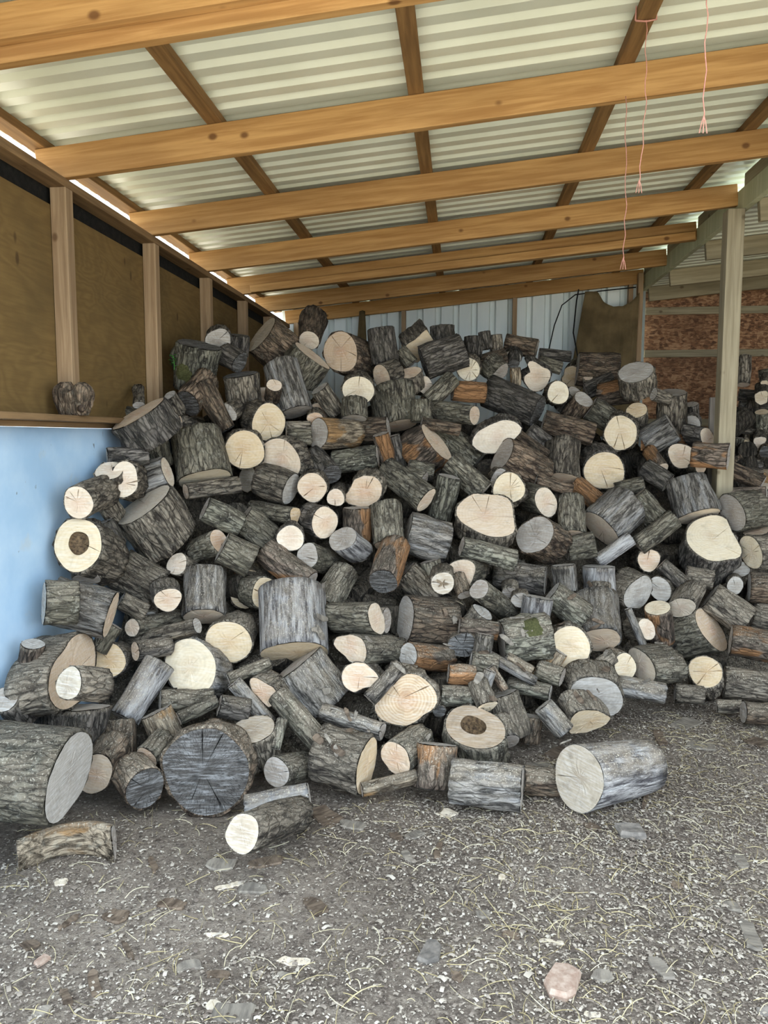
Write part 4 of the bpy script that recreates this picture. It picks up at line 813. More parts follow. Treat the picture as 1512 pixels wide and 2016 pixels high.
 ((0.418,3.764,0.221),(-0.646,0.203,0.735),0.160,(0.057,0.052,0.596),'sG','small weathered grey log lying slanted, beside the pale rough chunk of log',{}),
 ((0.372,3.82,0.144),(0.118,0.137,0.984),0.130,(0.048,0.047,2.442),'bG','small brown log standing upright, beside the pale rough chunk of log',{}),
 ((0.723,4.018,0.192),(0.117,-0.936,-0.332),0.140,(0.162,0.127,2.523),'gG','large dusty grey round end at the right foot of the heap',{}),
 ((0.667,3.841,0.125),(0.373,-0.787,-0.492),0.130,[0.122,0.088,0.074,0.070,0.073,0.083,0.092,0.117,0.151,0.141,0.123,0.120,0.128,0.106,0.098,0.099,0.095,0.100,0.118,0.127],'gY','mid-sized grey-brown log with an oval cream end, beside the large dusty grey round end',{}),
 ((0.534,4.127,0.398),(0.528,0.043,0.848),0.192,(0.051,0.049,1.644),'yG','small tan log standing upright, beside the wide pale face half covered',{}),
 ((0.803,4.428,0.388),(0.01,-0.711,-0.703),0.275,(0.134,0.126,3.032),'sp','split weathered log with a ragged tan lower face',{}),
 ((0.6,4.166,0.408),(-0.073,-0.992,0.105),0.160,(0.125,0.112,1.771),'gY','wide pale face half covered with debris',{}),
 ((0.534,3.971,0.303),(0.897,-0.394,-0.198),0.130,(0.052,0.049,0.26),'mG','small mossy log lying on its side, below the big lichen-covered lump of log',{}),
 ((0.936,4.359,0.258),(0.397,-0.915,0.075),0.130,(0.084,0.07,2.195),'gY','mid-sized log with a round cream end, beside the wide pale face half covered',{}),
 ((0.647,4.169,0.251),(-0.852,-0.132,-0.507),0.225,(0.04,0.036,1.846),'gG','small grey-brown log lying slanted, beside the large dusty grey round end',{'bend': 0.15}),
 ((0.058,3.808,0.409),(-0.986,-0.041,0.163),0.133,(0.064,0.062,1.948),'mG','small mossy log lying on its side, above the pale rough chunk of log',{}),
 ((0.157,3.87,0.436),(-0.85,-0.131,0.51),0.269,(0.027,0.026,0.912),'sG','thin bluish weathered stick lying between broken logs',{}),
 ((0.157,3.751,0.416),(-0.526,0.169,0.833),0.130,(0.023,0.022,0.823),'bG','small brown log standing upright, above the pale rough chunk of log',{}),
 ((0.241,3.954,0.399),(-0.88,0.085,0.468),0.145,(0.042,0.039,0.827),'yG','small tan log lying slanted, beside the big lichen-covered lump of log',{}),
 ((1.045,4.441,0.241),(-0.949,-0.315,-0.012),0.196,(0.168,0.088,2.988),'mp','mid-sized mossy log with an oval pinkish end, beside the round tan face',{}),
 ((0.877,4.269,0.173),(-0.986,0.13,0.107),0.254,(0.056,0.055,0.458),'sG','small weathered grey log lying on its side, beside the large dusty grey round end',{}),
 ((1.437,4.557,0.176),(-0.28,-0.743,0.608),0.174,(0.105,0.095,2.214),'gY','round tan face with cracks at the right foot of the heap',{'cr': 4}),
 ((1.575,4.645,0.097),(-0.972,0.232,0.039),0.265,(0.1,0.093,1.058),'gG','thick mossy log lying at the right end of the foot of the heap',{}),
 ((1.242,4.459,0.079),(-0.986,0.166,0.002),0.155,(0.058,0.058,2.771),'gG','small grey-brown log lying on its side, beside the round tan face',{}),
 ((1.543,4.229,0.058),(-0.998,0.041,0.037),0.151,(0.065,0.059,0.482),'bG','small brown log with an oval grey end, beside the thick mossy log',{}),
 ((1.459,4.403,0.026),(-0.979,0.179,-0.099),0.130,(0.038,0.036,1.78),'gG','small grey-brown log lying on its side, beside the round tan face',{}),
 ((2.558,6.952,1.882),(-0.333,-0.886,-0.323),0.280,[0.055,0.057,0.066,0.075,0.066,0.064,0.065,0.062,0.067,0.055,0.048,0.046,0.050,0.050,0.054,0.065,0.063,0.067,0.070,0.059],'gY','wedge of split firewood with a pale face, high in the stack behind the post',{'name': 'firewood_billet'}),
 ((2.636,7.106,1.999),(-0.336,-0.879,-0.337),0.280,[0.029,0.031,0.036,0.048,0.051,0.048,0.049,0.042,0.038,0.019,0.013,0.011,0.009,0.010,0.011,0.014,0.023,0.053,0.038,0.032],'gY','golden split firewood wedge on top of the stack behind the post',{'name': 'firewood_billet'}),
 ((2.488,6.728,1.754),(-0.211,-0.376,0.902),0.189,(0.059,0.055,1.833),'lY','lichen-barked split log standing in the stack behind the post',{'name': 'firewood_billet'}),
 ((2.42,6.549,1.488),(-0.331,-0.903,-0.273),0.280,[0.025,0.032,0.053,0.070,0.066,0.068,0.069,0.077,0.065,0.052,0.047,0.044,0.044,0.050,0.063,0.042,0.028,0.023,0.021,0.022],'gp','pinkish split firewood wedge low in the stack behind the post',{'name': 'firewood_billet'}),
 ((2.409,6.4,1.429),(-0.347,-0.925,-0.155),0.280,(0.049,0.047,2.153),'bD','dark brown round log end in the stack behind the post',{'name': 'firewood_billet'}),
 ((2.337,6.602,1.46),(-0.32,-0.909,-0.268),0.280,[0.028,0.028,0.030,0.039,0.055,0.062,0.079,0.059,0.039,0.033,0.028,0.031,0.033,0.043,0.067,0.082,0.084,0.058,0.039,0.031],'yY','narrow upright split billet with a grey-cream face behind the post',{'name': 'firewood_billet'}),
 ((2.257,6.569,1.54),(0.043,-0.14,0.989),0.156,(0.041,0.039,2.525),'mG','mossy billet standing beside the narrow upright split billet',{'name': 'firewood_billet'}),
 ((2.291,6.761,1.6),(-0.991,0.124,0.053),0.288,(0.023,0.021,2),'gG','long thin grey branch lying across the stacked firewood',{'name': 'firewood_billet'}),
 ((2.399,7,1.684),(-0.302,-0.872,-0.384),0.280,(0.041,0.034,3.039),'gp','small pale log end just above the grey branch in the stack',{'name': 'firewood_billet'}),
 ((2.527,7.3,2.019),(-0.153,-0.365,-0.918),0.280,(0.056,0.05,0.201),'gp','pale flat log end at the back of the stack behind the post',{'name': 'firewood_billet'}),
 ((2.502,7.329,1.928),(-0.97,0.22,0.104),0.255,(0.062,0.055,0.361),'dG','dark log in the deep shade of the stack, upper of two',{'name': 'firewood_billet'}),
 ((2.472,7.229,1.814),(-0.97,0.222,0.099),0.252,(0.061,0.059,1.15),'dG','dark log in the deep shade of the stack, lower of two',{'name': 'firewood_billet'}),
 ((2.694,7.379,2.093),(-0.95,0.254,-0.181),0.165,(0.062,0.058,1.398),'mG','dark mossy log lying on top of the stacked firewood',{'name': 'firewood_billet'}),
 ((2.302,6.318,1.359),(-0.137,-0.24,0.961),0.130,(0.037,0.034,0.142),'sG','short blue-grey weathered block standing among the firewood',{'name': 'firewood_billet'}),
 ((2.223,5.98,1.255),(-0.985,0.156,0.072),0.131,(0.064,0.058,2.661),'yG','flat pale grey slab lying at the foot of the firewood stack',{'name': 'firewood_billet'}),
 ((2.066,6.071,1.394),(-0.505,0.088,0.858),0.145,(0.045,0.041,1.304),'bG','brown bark-covered billet slanting down beside the post',{'name': 'firewood_billet'}),
 ((2.076,5.918,1.297),(-0.987,0.035,0.16),0.130,(0.039,0.035,2.298),'gG','small grey broken billet beside the flat pale slab',{'name': 'firewood_billet'}),
 ((2.151,6.215,1.334),(-0.97,0.232,0.075),0.162,(0.032,0.031,1.19),'dG','thin dark billet lying below the narrow upright split billet',{'name': 'firewood_billet'}),
]
GROUPS = {}
for L_ in LOGS: GROUPS[L_[5]] = GROUPS.get(L_[5], 0) + 1
joined = {}
for i, (P, n, L, prof, st, lab, opt) in enumerate(LOGS):
    z = Vector(n).normalized(); u = Vector((0, 0, 1)).cross(z)
    u = Vector((1, 0, 0)) if u.length < .05 else u.normalized()
    v = z.cross(u); M = Matrix.Identity(4)
    for k in range(3): M[k][0], M[k][1], M[k][2] = u[k], v[k], z[k]
    M.translation = Vector(P) - z * (L / 2)
    if opt.get('j') in joined:                # second limb of one forked trunk
        root = joined[opt['j']]; e = root
        before = set(bpy.data.objects.keys())
        dummy = empty('tmp', M=M); make_log(dummy, P, n, L, prof, st, opt, 100 + i)
        bpy.context.view_layer.update()
        for ch in list(dummy.children):
            mw = dummy.matrix_world.copy(); ch.parent = root; ch.matrix_parent_inverse = Matrix.Identity(4); ch.matrix_local = root.matrix_world.inverted() @ M
        bpy.data.objects.remove(dummy)
        continue
    root = empty(opt.get('name', 'log'), M=M); root.matrix_world = M
    if opt.get('j'): joined[opt['j']] = root
    tag(root, lab, 'log', 'look-alike logs in the heap: ' + lab if GROUPS[lab] > 1 else None)
    if opt.get('j'): root['label'] = lab
    make_log(root, P, n, L, prof, st, opt, 100 + i)

# inside of the heap: buried logs, coloured dark to paint the shade in the gaps
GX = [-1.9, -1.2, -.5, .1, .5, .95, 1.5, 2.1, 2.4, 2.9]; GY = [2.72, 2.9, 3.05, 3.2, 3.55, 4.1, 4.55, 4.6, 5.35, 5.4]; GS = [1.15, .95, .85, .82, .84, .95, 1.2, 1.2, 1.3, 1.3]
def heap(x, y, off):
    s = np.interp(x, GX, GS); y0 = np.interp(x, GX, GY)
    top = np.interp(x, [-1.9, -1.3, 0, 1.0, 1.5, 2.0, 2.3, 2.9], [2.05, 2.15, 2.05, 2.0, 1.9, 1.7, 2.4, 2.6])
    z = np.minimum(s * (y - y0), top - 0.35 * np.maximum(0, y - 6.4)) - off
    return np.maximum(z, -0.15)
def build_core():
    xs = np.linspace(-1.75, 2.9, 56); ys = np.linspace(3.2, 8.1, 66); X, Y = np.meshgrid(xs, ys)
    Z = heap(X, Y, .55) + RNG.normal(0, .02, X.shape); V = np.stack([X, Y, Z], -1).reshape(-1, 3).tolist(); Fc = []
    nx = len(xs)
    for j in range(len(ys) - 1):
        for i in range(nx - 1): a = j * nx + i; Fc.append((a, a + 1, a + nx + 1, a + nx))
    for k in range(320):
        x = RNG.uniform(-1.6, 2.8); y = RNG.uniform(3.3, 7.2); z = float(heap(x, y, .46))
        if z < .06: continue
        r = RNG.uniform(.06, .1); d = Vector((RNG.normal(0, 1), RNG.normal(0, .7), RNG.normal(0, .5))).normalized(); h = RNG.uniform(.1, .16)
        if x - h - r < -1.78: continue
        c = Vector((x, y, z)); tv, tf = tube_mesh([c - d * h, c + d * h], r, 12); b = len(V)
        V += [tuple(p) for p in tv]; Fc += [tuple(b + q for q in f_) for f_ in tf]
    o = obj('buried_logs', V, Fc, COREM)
    o['kind'] = 'stuff'; o['label'] = 'buried logs and bark inside the heap, coloured dark for its shaded gaps'; o['category'] = 'log heap'
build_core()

# ------------------------------------------------------------------ things on the walls and under the roof
def ledge_stump():
    root = tag(empty('stump', (X0 + .055, 3.445, 1.649)), 'gnarled forked stump with two rounded dark lobes on the wooden ledge', 'stump')
    V = []; Fc = []; n, m = 40, 14; r = np.random.default_rng(5)
    for i in range(m + 1):
        h = i / m; z = .165 * h
        w = .072 + .03 * math.sin(min(h, .6) / .6 * PI * .5) if h < .6 else max(.012, .102 * math.sqrt(max(0, 1 - ((h - .6) / .4) ** 2)))
        for k in range(n):
            a = 2 * PI * k / n; lobe = 1 + .06 * h * math.cos(2 * a) + .03 * math.sin(7 * a + h) + .025 * math.sin(12 * a + 2 * h) + r.normal(0, .012)
            notch = .03 * math.exp(-((math.cos(a)) / .28) ** 2) * max(0, h - .55) * 3
            V.append((.92 * w * lobe * math.cos(a), .6 * w * lobe * math.sin(a) * (1 + .05 * h), max(0, z - (notch if h > .5 else 0))))
    # long side runs along the wall (local Y); centre notch splits the crown into two lobes
    V2 = []
    for (x, y, z) in V:
        s = math.exp(-((x - .01) / .02) ** 2); V2.append((x, y, z - .03 * s * max(0, (z - .1) / .065)))
    for i in range(m):
        for k in range(n): a, b = i * n + k, i * n + (k + 1) % n; Fc.append((a, b, b + n, a + n))
    Fc.append(tuple(range(n))[::-1]); Fc.append(tuple(range(m * n, m * n + n)))
    obj('bark', V2, Fc, BARK['b'], root, smooth=True)
    Vs, Fs = tube_mesh([(.05, -.03, .03), (.065, -.05, .032), (.068, -.056, .033)], [.02, .016, .012], 9); obj('knot', Vs, Fs, BARK['b'], root, smooth=True)
ledge_stump()

def sprig(base):
    root = tag(empty('sprig', base), 'small green leafy sprig growing from the gnarled forked trunk', 'plant')
    Vs, Fs = tube_mesh([(0, 0, 0), (.004, -.004, .04), (-.004, -.008, .085)], [.003, .0025, .0015], 6); obj('stem', Vs, Fs, GREEN, root)
    r = random.Random(3)
    for k in range(9):
        a = k * 2.4; L = r.uniform(.026, .042); z = .02 + .0085 * k
        d = Vector((math.cos(a), -.35 + .6 * math.sin(a), .25)).normalized(); s = d.cross(Vector((0, 0, 1))).normalized(); up = s.cross(d)
        pts = []; b = Vector((0, -.003, z))
        for (u, w, h) in ((0, 0, 0), (.3, .3, .04), (.6, .34, .05), (.85, .18, .03), (1, 0, -.02), (.85, -.18, .03), (.6, -.34, .05), (.3, -.3, .04), (.5, 0, -.02)): pts.append(b + d * L * u + s * L * w + up * L * h)
        obj('leaf', pts, [(8, i, (i + 1) % 8) for i in range(8)], GREEN, root)
sprig((-1.782, 4.694, 1.965))

def cloth(name, top, bot, lab, nx=44, nz=30, seed=1):
    """hanging sacking: top and bottom polylines (x, y, z), with vertical folds"""
    r = np.random.default_rng(seed); V = []; Fc = []
    T = np.array(top, float); B = np.array(bot, float); st = np.linspace(0, 1, len(T)); sb = np.linspace(0, 1, len(B))
    for j in range(nz + 1):
        h = j / nz
        for i in range(nx + 1):
            u = i / nx; p = np.array([np.interp(u, st, T[:, k]) for k in range(3)]) * (1 - h) + np.array([np.interp(u, sb, B[:, k]) for k in range(3)]) * h
            fold = .010 * math.sin(u * 21 + .8 * math.sin(h * 3)) * (.4 + .6 * h) + .005 * math.sin(u * 47 + 1.3 + h * 2)
            V.append((p[0], p[1] + fold, p[2]))
    for j in range(nz):
        for i in range(nx): a = j * (nx + 1) + i; Fc.append((a, a + 1, a + nx + 2, a + nx + 1))
    o = obj(name, V, Fc, HESS, smooth=True); tag(o, lab, 'sacking')
    s = o.modifiers.new('thick', 'SOLIDIFY'); s.thickness = .003
    return o
yc = 8.16
cloth('hessian_sheet', [(1.24, yc, 3.02), (1.36, yc, 3.02), (1.43, yc, 2.91), (1.52, yc, 2.865), (1.62, yc, 2.87), (1.70, yc, 2.91), (1.78, yc, 3.0)],
      [(1.02, yc - .02, 1.6), (1.2, yc - .02, 1.55), (1.45, yc - .02, 1.55), (1.6, yc, 1.55), (1.74, yc, 1.6)], 'brown hessian sheet with a sagging top hung in the back corner')
cloth('hessian_strip', [(-1.09, yc + .125, 2.88), (-1.06, yc + .125, 2.89), (-1.03, yc + .125, 2.88)], [(-1.14, yc + .08, 2.2), (-1.06, yc + .08, 2.18), (-.99, yc + .08, 2.2)], 'narrow brown hessian strip hanging from the back beam', 14, 20, 2)

def twine(pts, lab, knot=True, loop=None):
    root = tag(empty('twine', pts[-1]), lab, 'twine'); b = Vector(pts[-1])
    P = []
    for a, c_ in zip(pts[:-1], pts[1:]):
        a, c_ = Vector(a), Vector(c_)
        for k in range(8): P.append(a.lerp(c_, k / 8) + Vector((math.sin(len(P) * 1.7) * .004, 0, 0)))
    P.append(b)
    Vs, Fs = tube_mesh([p - b for p in P], .0017, 6); obj('strand', Vs, Fs, TWINE, root, smooth=True)
    for k in range(3):
        Vs, Fs = tube_mesh([(0, 0, .03), ((k - 1) * .006, 0, .01), ((k - 1) * .012, .002 * k, -.02)], .0016, 5); obj('frayed_end', Vs, Fs, TWINE, root)
    if loop:
        Vs, Fs = tube_mesh([Vector(p) - b for p in loop], .0035, 6); obj('loop', Vs, Fs, TWINE, root, smooth=True)
twine([(0.714, 2.5, 3.02), (0.714, 2.5, 2.8), (0.717, 2.5, 2.481)], 'pink twine with a thick frayed end hanging from the front double rafter')
twine([(.69, 3.2, 3.14), (.698, 3.2, 2.84), (.683, 3.2, 2.52)], 'pink twine looped around a purlin, its end hanging free', loop=[(.65, 3.2, 3.14), (.65, 3.19, 3.19), (.73, 3.2, 3.20), (.73, 3.21, 3.145), (.69, 3.2, 3.135), (.65, 3.2, 3.14)])
twine([(.686, 3.53, 3.0), (.70, 3.53, 2.55), (0.696, 3.53, 2.298)], 'long thin twine hanging down from the second rafter')
Vs, Fs = tube_mesh([(1.75, 8.2, 3.06), (1.4, 8.2, 3.03), (1.15, 8.22, 3.0), (1.02, 8.24, 2.9), (.95, 8.26, 2.7), (.9, 8.28, 2.45), (.88, 8.28, 2.1)], .006, 6)
tag(obj('cable', Vs, Fs, CABLE, smooth=True), 'thin black cable hanging down in front of the tin wall', 'cable')
Vs, Fs = tube_mesh([(1.19, 8.27, 3.06), (1.15, 8.12, 2.92), (1.12, 8.08, 2.6), (1.17, 8.07, 2.35), (1.16, 8.07, 2.0)], .007, 6)
tag(obj('cable', Vs, Fs, CABLE, smooth=True), 'dark kinked cord hanging along the hessian sheet', 'cable')
ub = tag(empty('offcut_board', (1.80, 5.72, 0)), 'grey weathered upright board standing beside the post', 'board')
board('plank', (0, 0, 0), (0, .03, 1.83), 0.07, 0.03, GREYB, ub, up=(0, 1, 0))

# ------------------------------------------------------------------ litter on the floor
def slab(name, x, y, L, W, rot, mat, seed, thick, n=11):
    r = np.random.default_rng(seed); pts = []
    for k in range(n):
        a = 2 * PI * k / n; rx = L / 2 * (1 + r.normal(0, .12)); ry = W / 2 * (1 + r.normal(0, .18))
        c, s = math.cos(a), math.sin(a); pts.append((rx * (abs(c) ** .6) * (1 if c > 0 else -1), ry * (abs(s) ** .6) * (1 if s > 0 else -1)))
    tl = (r.normal(0, .12), r.normal(0, .18)); V = []
    zc = float(floor_z(x, y))
    for lev, sc_, h in ((0, .96, 0), (1, 1.0, thick * .5), (2, .9, thick)):
        for (px, py) in pts: V.append((px * sc_, py * sc_, h + r.normal(0, thick * .06) + abs(px * tl[0]) * .3 + abs(py * tl[1]) * .3))
    V.append((0, 0, thick * 1.1)); V.append((0, 0, 0)); Fc = []
    for l in range(2):
        for k in range(n): a, b = l * n + k, l * n + (k + 1) % n; Fc.append((a, b, b + n, a + n))
    for k in range(n): Fc.append((2 * n + k, 2 * n + (k + 1) % n, 3 * n)); Fc.append(((k + 1) % n, k, 3 * n + 1))
    o = obj(name, V, Fc, mat); o.location = (x, y, zc - .002); o.rotation_euler = (0, 0, rot); return o
DEBRIS = [
 (-0.856,2.601,0.102,0.075,0.10,'grey'),
 (-0.697,2.631,0.148,0.061,0.43,'bark'),
 (-0.790,2.478,0.104,0.031,0.48,'pale'),
 (-0.699,2.466,0.098,0.060,0.01,'grey'),
 (-0.950,2.361,0.103,0.051,-0.17,'bark'),
 (-0.474,2.409,0.117,0.058,-0.79,'bark'),
 (-1.246,2.227,0.084,0.022,1.22,'bark'),
 (-1.115,2.283,0.089,0.066,-0.26,'bark'),
 (-0.760,2.245,0.074,0.018,0.05,'pale'),
 (-0.486,2.157,0.113,0.037,-0.03,'pale'),
 (-0.798,2.096,0.073,0.047,0.52,'grey'),
 (-1.042,1.988,0.138,0.030,-1.01,'bark'),
 (-1.089,1.917,0.077,0.028,-0.78,'bark'),
 (-0.694,2.066,0.077,0.031,-0.02,'bark'),
 (-0.666,1.924,0.040,0.036,-0.32,'pale'),
 (-0.599,1.893,0.124,0.075,0.10,'grey'),
 (-1.380,2.429,0.045,0.048,0.44,'pale'),
 (-1.125,1.837,0.065,0.037,1.26,'grey'),
 (-0.422,2.957,0.109,0.061,-0.24,'grey'),
 (0.421,2.134,0.063,0.055,-0.17,'grey'),
 (0.598,2.184,0.101,0.047,-1.26,'grey'),
 (0.904,2.341,0.150,0.051,-1.70,'grey'),
 (0.877,2.480,0.092,0.060,-0.15,'grey'),
 (0.528,2.951,0.080,0.046,-0.92,'bark'),
 (-0.043,3.125,0.086,0.071,0.93,'pale'),
 (-0.168,2.893,0.089,0.045,0.57,'grey'),
 (-0.184,2.738,0.088,0.037,-1.20,'grey'),
 (-0.071,2.778,0.126,0.024,1.46,'bark'),
 (1.030,2.793,0.103,0.058,-1.47,'grey'),
 (0.086,2.387,0.050,0.037,0.10,'grey'),
 (0.370,1.979,0.047,0.019,-0.02,'pale'),
 (0.169,2.280,0.062,0.035,-0.18,'bark'),
 (0.292,2.268,0.076,0.020,-0.12,'pale'),
 (-0.554,3.051,0.191,0.112,-0.82,'bark'),
 (-0.513,3.514,0.092,0.075,-0.59,'bark'),
 (-0.239,2.874,0.072,0.032,-0.93,'bark'),
 (-1.015,2.149,0.102,0.018,-0.85,'bark'),
 (-1.106,2.569,0.122,0.025,-1.01,'bark'),
 (-0.503,2.085,0.050,0.025,-0.36,'grey'),
 (-1.299,2.097,0.050,0.053,1.07,'bark'),
 (0.004,2.061,0.049,0.023,-0.83,'bark'),
 (0.742,2.565,0.047,0.032,-0.40,'bark'),
 (1.045,3.984,0.225,0.056,-1.68,'bark'),
 (1.224,3.902,0.144,0.111,-0.14,'grey'),
 (1.238,4.220,0.246,0.120,0.72,'grey'),
 (0.800,3.255,0.250,0.017,1.24,'bark'),
 (0.503,3.798,0.236,0.113,1.00,'bark'),
 (0.383,3.603,0.134,0.107,0.73,'grey'),
 (1.518,3.964,0.117,0.115,-0.93,'bark'),
 (-0.924,3.472,0.173,0.029,-1.25,'bark'),
]
DM = {'bark': (DEBRIS_BARK, 'bark_piece', 'brown bark flake', 'bark'), 'grey': (DEBRIS_GREY, 'wood_piece', 'grey weathered sliver of wood', 'wood piece'), 'pale': (DEBRIS_PALE, 'wood_splinter', 'fresh pale splinter', 'splinter')}
for i, (x, y, L, W, rot, kd) in enumerate(DEBRIS):
    m, nm, what, cat = DM[kd]; big = 'large' if L > .12 else ('mid-sized' if L > .075 else 'small'); shp = 'narrow' if W < .35 * L else 'broad'
    where = 'near the foot of the heap' if y > 2.75 else ('well clear of the heap' if y < 2.25 else 'a step away from the heap')
    lab = f'{big} {shp} {what} on the floor, {where}'
    tag(slab(nm, x, y, L, W, rot, m, 900 + i, .010 if kd != 'pale' else .006), lab, cat, 'floor litter: ' + lab)
STONES = [
 (-0.079,2.161,0.064,0.106,'flat grey stone','grey'),
 (0.302,2.081,0.089,0.145,'broken pinkish brick fragment','brick'),
 (0.670,2.919,0.108,0.099,'rough dark grey stone','dark'),
 (0.123,2.990,0.029,0.040,'tiny bluish pebble','grey'),
 (0.158,2.608,0.025,0.030,'tiny white pebble','pale'),
 (-1.231,2.046,0.033,0.047,'small reddish-brown stone','brick'),
 (0.834,2.033,0.036,0.031,'dark stone at the edge of the chips','dark'),
]
for i, (x, y, w, h, lab, kd) in enumerate(STONES):
    th = max(.012, .3 * min(w, h))
    o = slab('brick_fragment' if 'brick f' in lab else 'stone', x, y, max(w, h), min(w, h), 1.2 if h > w else .1, {'brick': BRICKM, 'pale': DEBRIS_PALE}.get(kd, STONE), 70 + i, th, 7)
    tag(o, lab + ' lying on the chips', 'stone' if 'brick f' not in lab else 'brick')
# bark scraps caught on the logs
SCRAPS = [
 ((0.71,3.931,0.249),(0.81,0.02,0.58),0.070,0.017,1.96,1),
 ((1.151,4.492,0.359),(-0.05,0.11,0.99),0.057,0.028,1.36,1),
 ((-0.698,3.638,0.609),(0.7,-0.54,0.47),0.059,0.030,1.88,1),
 ((-0.026,4.04,0.577),(0.45,-0.84,0.3),0.043,0.028,0.86,1),
 ((-0.682,3.706,0.654),(0.84,-0.38,0.39),0.081,0.029,1.80,1),
 ((0.623,4.315,0.659),(0.34,-0.77,0.54),0.065,0.021,2.85,0),
 ((-0.697,3.821,0.792),(0.9,-0.26,0.33),0.040,0.022,2.74,1),
 ((0.328,3.969,0.534),(0.12,-0.86,0.49),0.044,0.023,0.79,1),
 ((0.835,4.442,0.593),(0.24,-0.68,0.69),0.074,0.015,0.42,1),
 ((1.192,4.378,0.293),(0.28,-0.86,0.43),0.050,0.032,2.85,1),
 ((-0.68,3.649,0.592),(0.78,-0.45,0.43),0.076,0.035,0.87,1),
 ((-0.471,3.397,0.272),(-0.03,-0.52,0.85),0.053,0.017,0.55,1),
 ((0.313,3.881,0.379),(0.52,-0.3,0.8),0.069,0.022,1.85,0),
 ((0.789,4.692,0.657),(-0.84,-0.48,0.26),0.064,0.027,0.18,0),
 ((0.663,3.841,0.255),(0.2,-0.45,0.87),0.083,0.019,1.32,0),
 ((0.095,3.593,0.407),(0.01,-0.7,0.71),0.069,0.034,0.03,1),
 ((0.448,3.169,0.275),(-0.3,0.54,0.79),0.054,0.020,1.77,1),
 ((0.763,4.002,0.344),(0.28,-0.29,0.92),0.068,0.031,0.06,0),
 ((-0.629,3.531,0.341),(0.46,-0.83,0.33),0.045,0.034,2.50,1),
 ((-0.607,3.185,0.24),(-0.11,-0.66,0.74),0.056,0.033,1.49,0),
 ((0.792,4.171,0.384),(-0.39,-0.49,0.78),0.041,0.023,0.09,1),
 ((0.556,4.246,0.517),(-0.38,0.13,0.92),0.056,0.034,1.61,0),
 ((-0.276,3.504,0.47),(0.33,-0.91,0.26),0.073,0.020,1.65,1),
 ((-0.397,3.267,0.25),(0.18,0.28,0.94),0.075,0.016,0.91,1),
 ((-0.505,3.4,0.271),(-0.1,-0.68,0.73),0.080,0.021,1.10,0),
 ((0.123,3.802,0.469),(0.17,-0.12,0.98),0.061,0.026,2.97,0),
 ((0.604,3.979,0.283),(-0.77,-0.3,0.57),0.036,0.021,2.29,1),
 ((-0.513,3.143,0.215),(-0.15,-0.75,0.64),0.073,0.033,1.62,0),
 ((-0.138,3.383,0.19),(0.7,-0.41,0.58),0.043,0.016,2.44,1),
 ((0.303,4.054,0.593),(-0.04,-0.15,0.99),0.079,0.017,2.40,1),
 ((-0.52,3.142,0.212),(-0.16,-0.77,0.61),0.053,0.021,1.00,1),
 ((0.587,4.19,0.532),(-0.11,0.11,0.99),0.062,0.020,1.00,1),
 ((0.757,4.336,0.482),(-0.33,-0.67,0.67),0.069,0.020,2.46,0),
 ((-0.076,4.034,0.618),(0.43,-0.73,0.53),0.043,0.025,0.95,0),
 ((0.158,3.525,0.33),(0.45,-0.5,0.74),0.046,0.024,2.50,0),
 ((-0.441,3.682,0.551),(0.71,-0.32,0.63),0.074,0.021,1.05,1),
 ((-0.472,3.238,0.264),(0.09,-0.06,0.99),0.041,0.028,0.29,0),
 ((0.777,4.358,0.512),(-0.18,-0.69,0.7),0.076,0.022,1.67,0),
 ((0.862,4.48,0.616),(0.43,-0.63,0.64),0.054,0.033,0.82,1),
 ((1.021,4.228,0.215),(0.05,-0.37,0.93),0.069,0.016,2.92,1),
 ((0.247,3.944,0.502),(0.15,-0.95,0.28),0.083,0.028,1.64,1),
 ((0.597,3.84,0.247),(-0.36,-0.61,0.71),0.082,0.026,1.02,0),
 ((-0.562,3.183,0.245),(-0.09,-0.59,0.81),0.055,0.016,1.23,1),
 ((-0.056,3.946,0.464),(0.34,-0.01,0.94),0.076,0.023,2.97,1),
]
SK = (('bark_piece', DEBRIS_BARK, 'brown bark scrap caught on the dusty logs low in the heap', 'bark'), ('wood_piece', DEBRIS_GREY, 'grey sliver of wood caught on the dusty logs low in the heap', 'wood piece'), ('wood_splinter', DEBRIS_PALE, 'pale splinter caught on the dusty logs low in the heap', 'splinter'))
for i, (P, n, L, W, rot, kd) in enumerate(SCRAPS):
    nm, m, lab, cat = SK[kd]; o = slab(nm, 0, 0, L, W, 0, m, 1200 + i, .006)
    z = Vector(n).normalized(); u = z.orthogonal().normalized(); v = z.cross(u); u2 = u * math.cos(rot) + v * math.sin(rot); v2 = z.cross(u2)
    M = Matrix.Identity(4)
    for k in range(3): M[k][0], M[k][1], M[k][2] = u2[k], v2[k], z[k]
    M.translation = P; o.matrix_world = M
    sz = 'longer' if L > .075 else 'short'; lab = sz + ' ' + lab
    tag(o, lab, cat, 'litter: ' + lab)

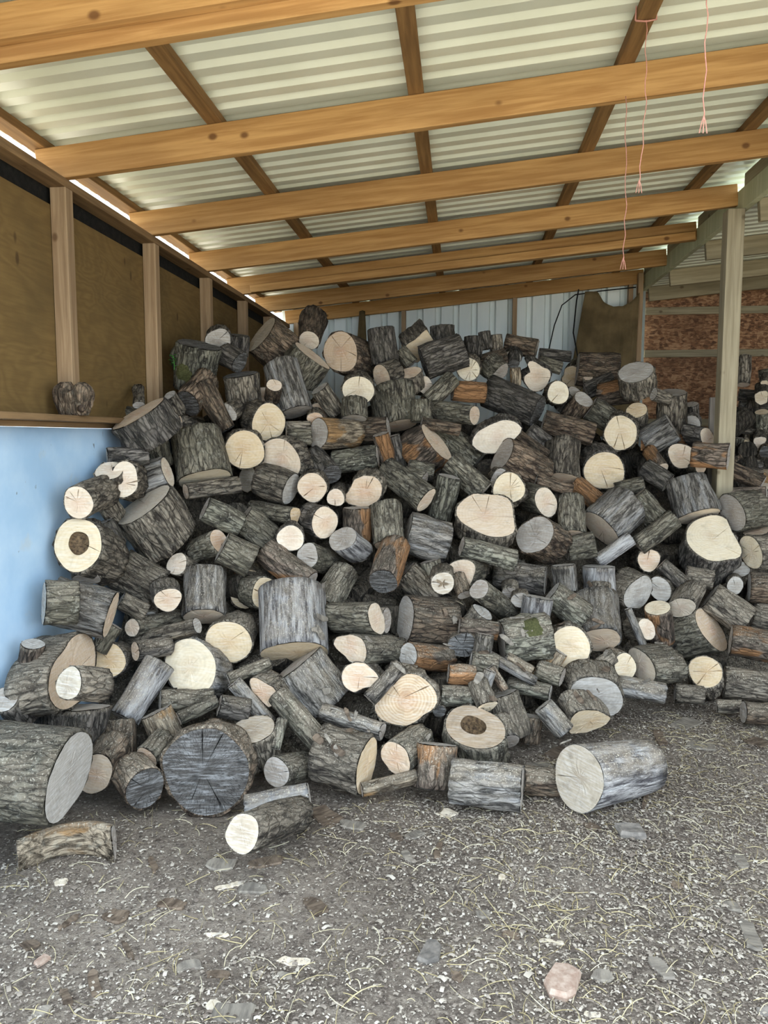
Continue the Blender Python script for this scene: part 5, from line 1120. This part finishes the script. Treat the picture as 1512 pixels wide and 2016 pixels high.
def chips():
    """sawdust and chips: tens of thousands of thin curled flakes"""
    N = 200000; r = np.random.default_rng(11)
    yy = 1.65 + 3.6 * r.random(N) ** 1.25; xx = r.uniform(-1.8, 2.3, N)
    front = np.interp(xx, GX, GY) + .95
    dens = .60 + .3 * np.sin(xx * 2.1 + 1.0) * np.sin(yy * 2.6 + xx) + np.clip(xx * .45, -.38, .6)
    keep = (yy < front) & (r.random(N) < np.clip(dens, .12, 1)); xx, yy = xx[keep], yy[keep]; N = len(xx)
    L = r.gamma(2.6, .0022, N) + .0028; W = L * r.uniform(.25, .7, N); a = r.uniform(0, 6.28, N); tx = r.normal(0, .35, N)
    z = floor_z(xx, yy) + .0025 + r.uniform(0, .004, N)
    ca, sa = np.cos(a), np.sin(a); V = np.empty((N, 6, 3))
    for k, (u, w, b) in enumerate(((-1, -1, 0), (0, -1, 1), (1, -1, 0), (1, 1, 0), (0, 1, 1), (-1, 1, 0))):
        dx = u * L / 2; dy = w * W / 2
        V[:, k, 0] = xx + dx * ca - dy * sa; V[:, k, 1] = yy + dx * sa + dy * ca; V[:, k, 2] = z + b * L * .16 + np.abs(dy * tx)
    me = bpy.data.meshes.new('wood_chips'); me.vertices.add(N * 6); me.vertices.foreach_set('co', V.reshape(-1))
    F_ = (np.arange(N)[:, None, None] * 6 + np.array([[0, 1, 4, 5], [1, 2, 3, 4]])[None]).reshape(-1)
    me.loops.add(len(F_)); me.loops.foreach_set('vertex_index', F_); me.polygons.add(2 * N)
    me.polygons.foreach_set('loop_start', np.arange(2 * N) * 4); me.polygons.foreach_set('loop_total', np.full(2 * N, 4)); me.update(calc_edges=True)
    me.materials.append(CHIPM); o = bpy.data.objects.new('wood_chips', me); COL.objects.link(o)
    o['kind'] = 'stuff'; o['label'] = 'sawdust and pale wood chips strewn over the floor'; o['category'] = 'wood chips'
chips()
def straws():
    r = np.random.default_rng(12); N = 6500; V = []; Fc = []
    for i in range(N):
        x = r.uniform(-1.7, 1.9); y = 1.7 + 2.8 * r.random() ** 1.2
        if y > np.interp(x, GX, GY) + .15: continue
        if x < .1 and r.random() < .6: continue
        L = r.gamma(2.6, .022) + .012; a = r.uniform(0, 6.28); c = r.normal(0, .9); wd = r.uniform(.0005, .0011); b = len(V); z0 = float(floor_z(x, y)) + .005
        px, py, h = x, y, r.uniform(0, .012)
        for k in range(5):
            V.append((px - math.sin(a) * wd, py + math.cos(a) * wd, z0 + h * math.sin(PI * k / 4))); V.append((px + math.sin(a) * wd, py - math.cos(a) * wd, z0 + h * math.sin(PI * k / 4) + wd))
            px += math.cos(a) * L / 4; py += math.sin(a) * L / 4; a += c / 4
        for k in range(4): Fc.append((b + 2 * k, b + 2 * k + 2, b + 2 * k + 3, b + 2 * k + 1))
    o = obj('straw', V, Fc, STRAWM); o['kind'] = 'stuff'; o['label'] = 'loose thin straw and dry grass scattered on the chips'; o['category'] = 'straw'
straws()
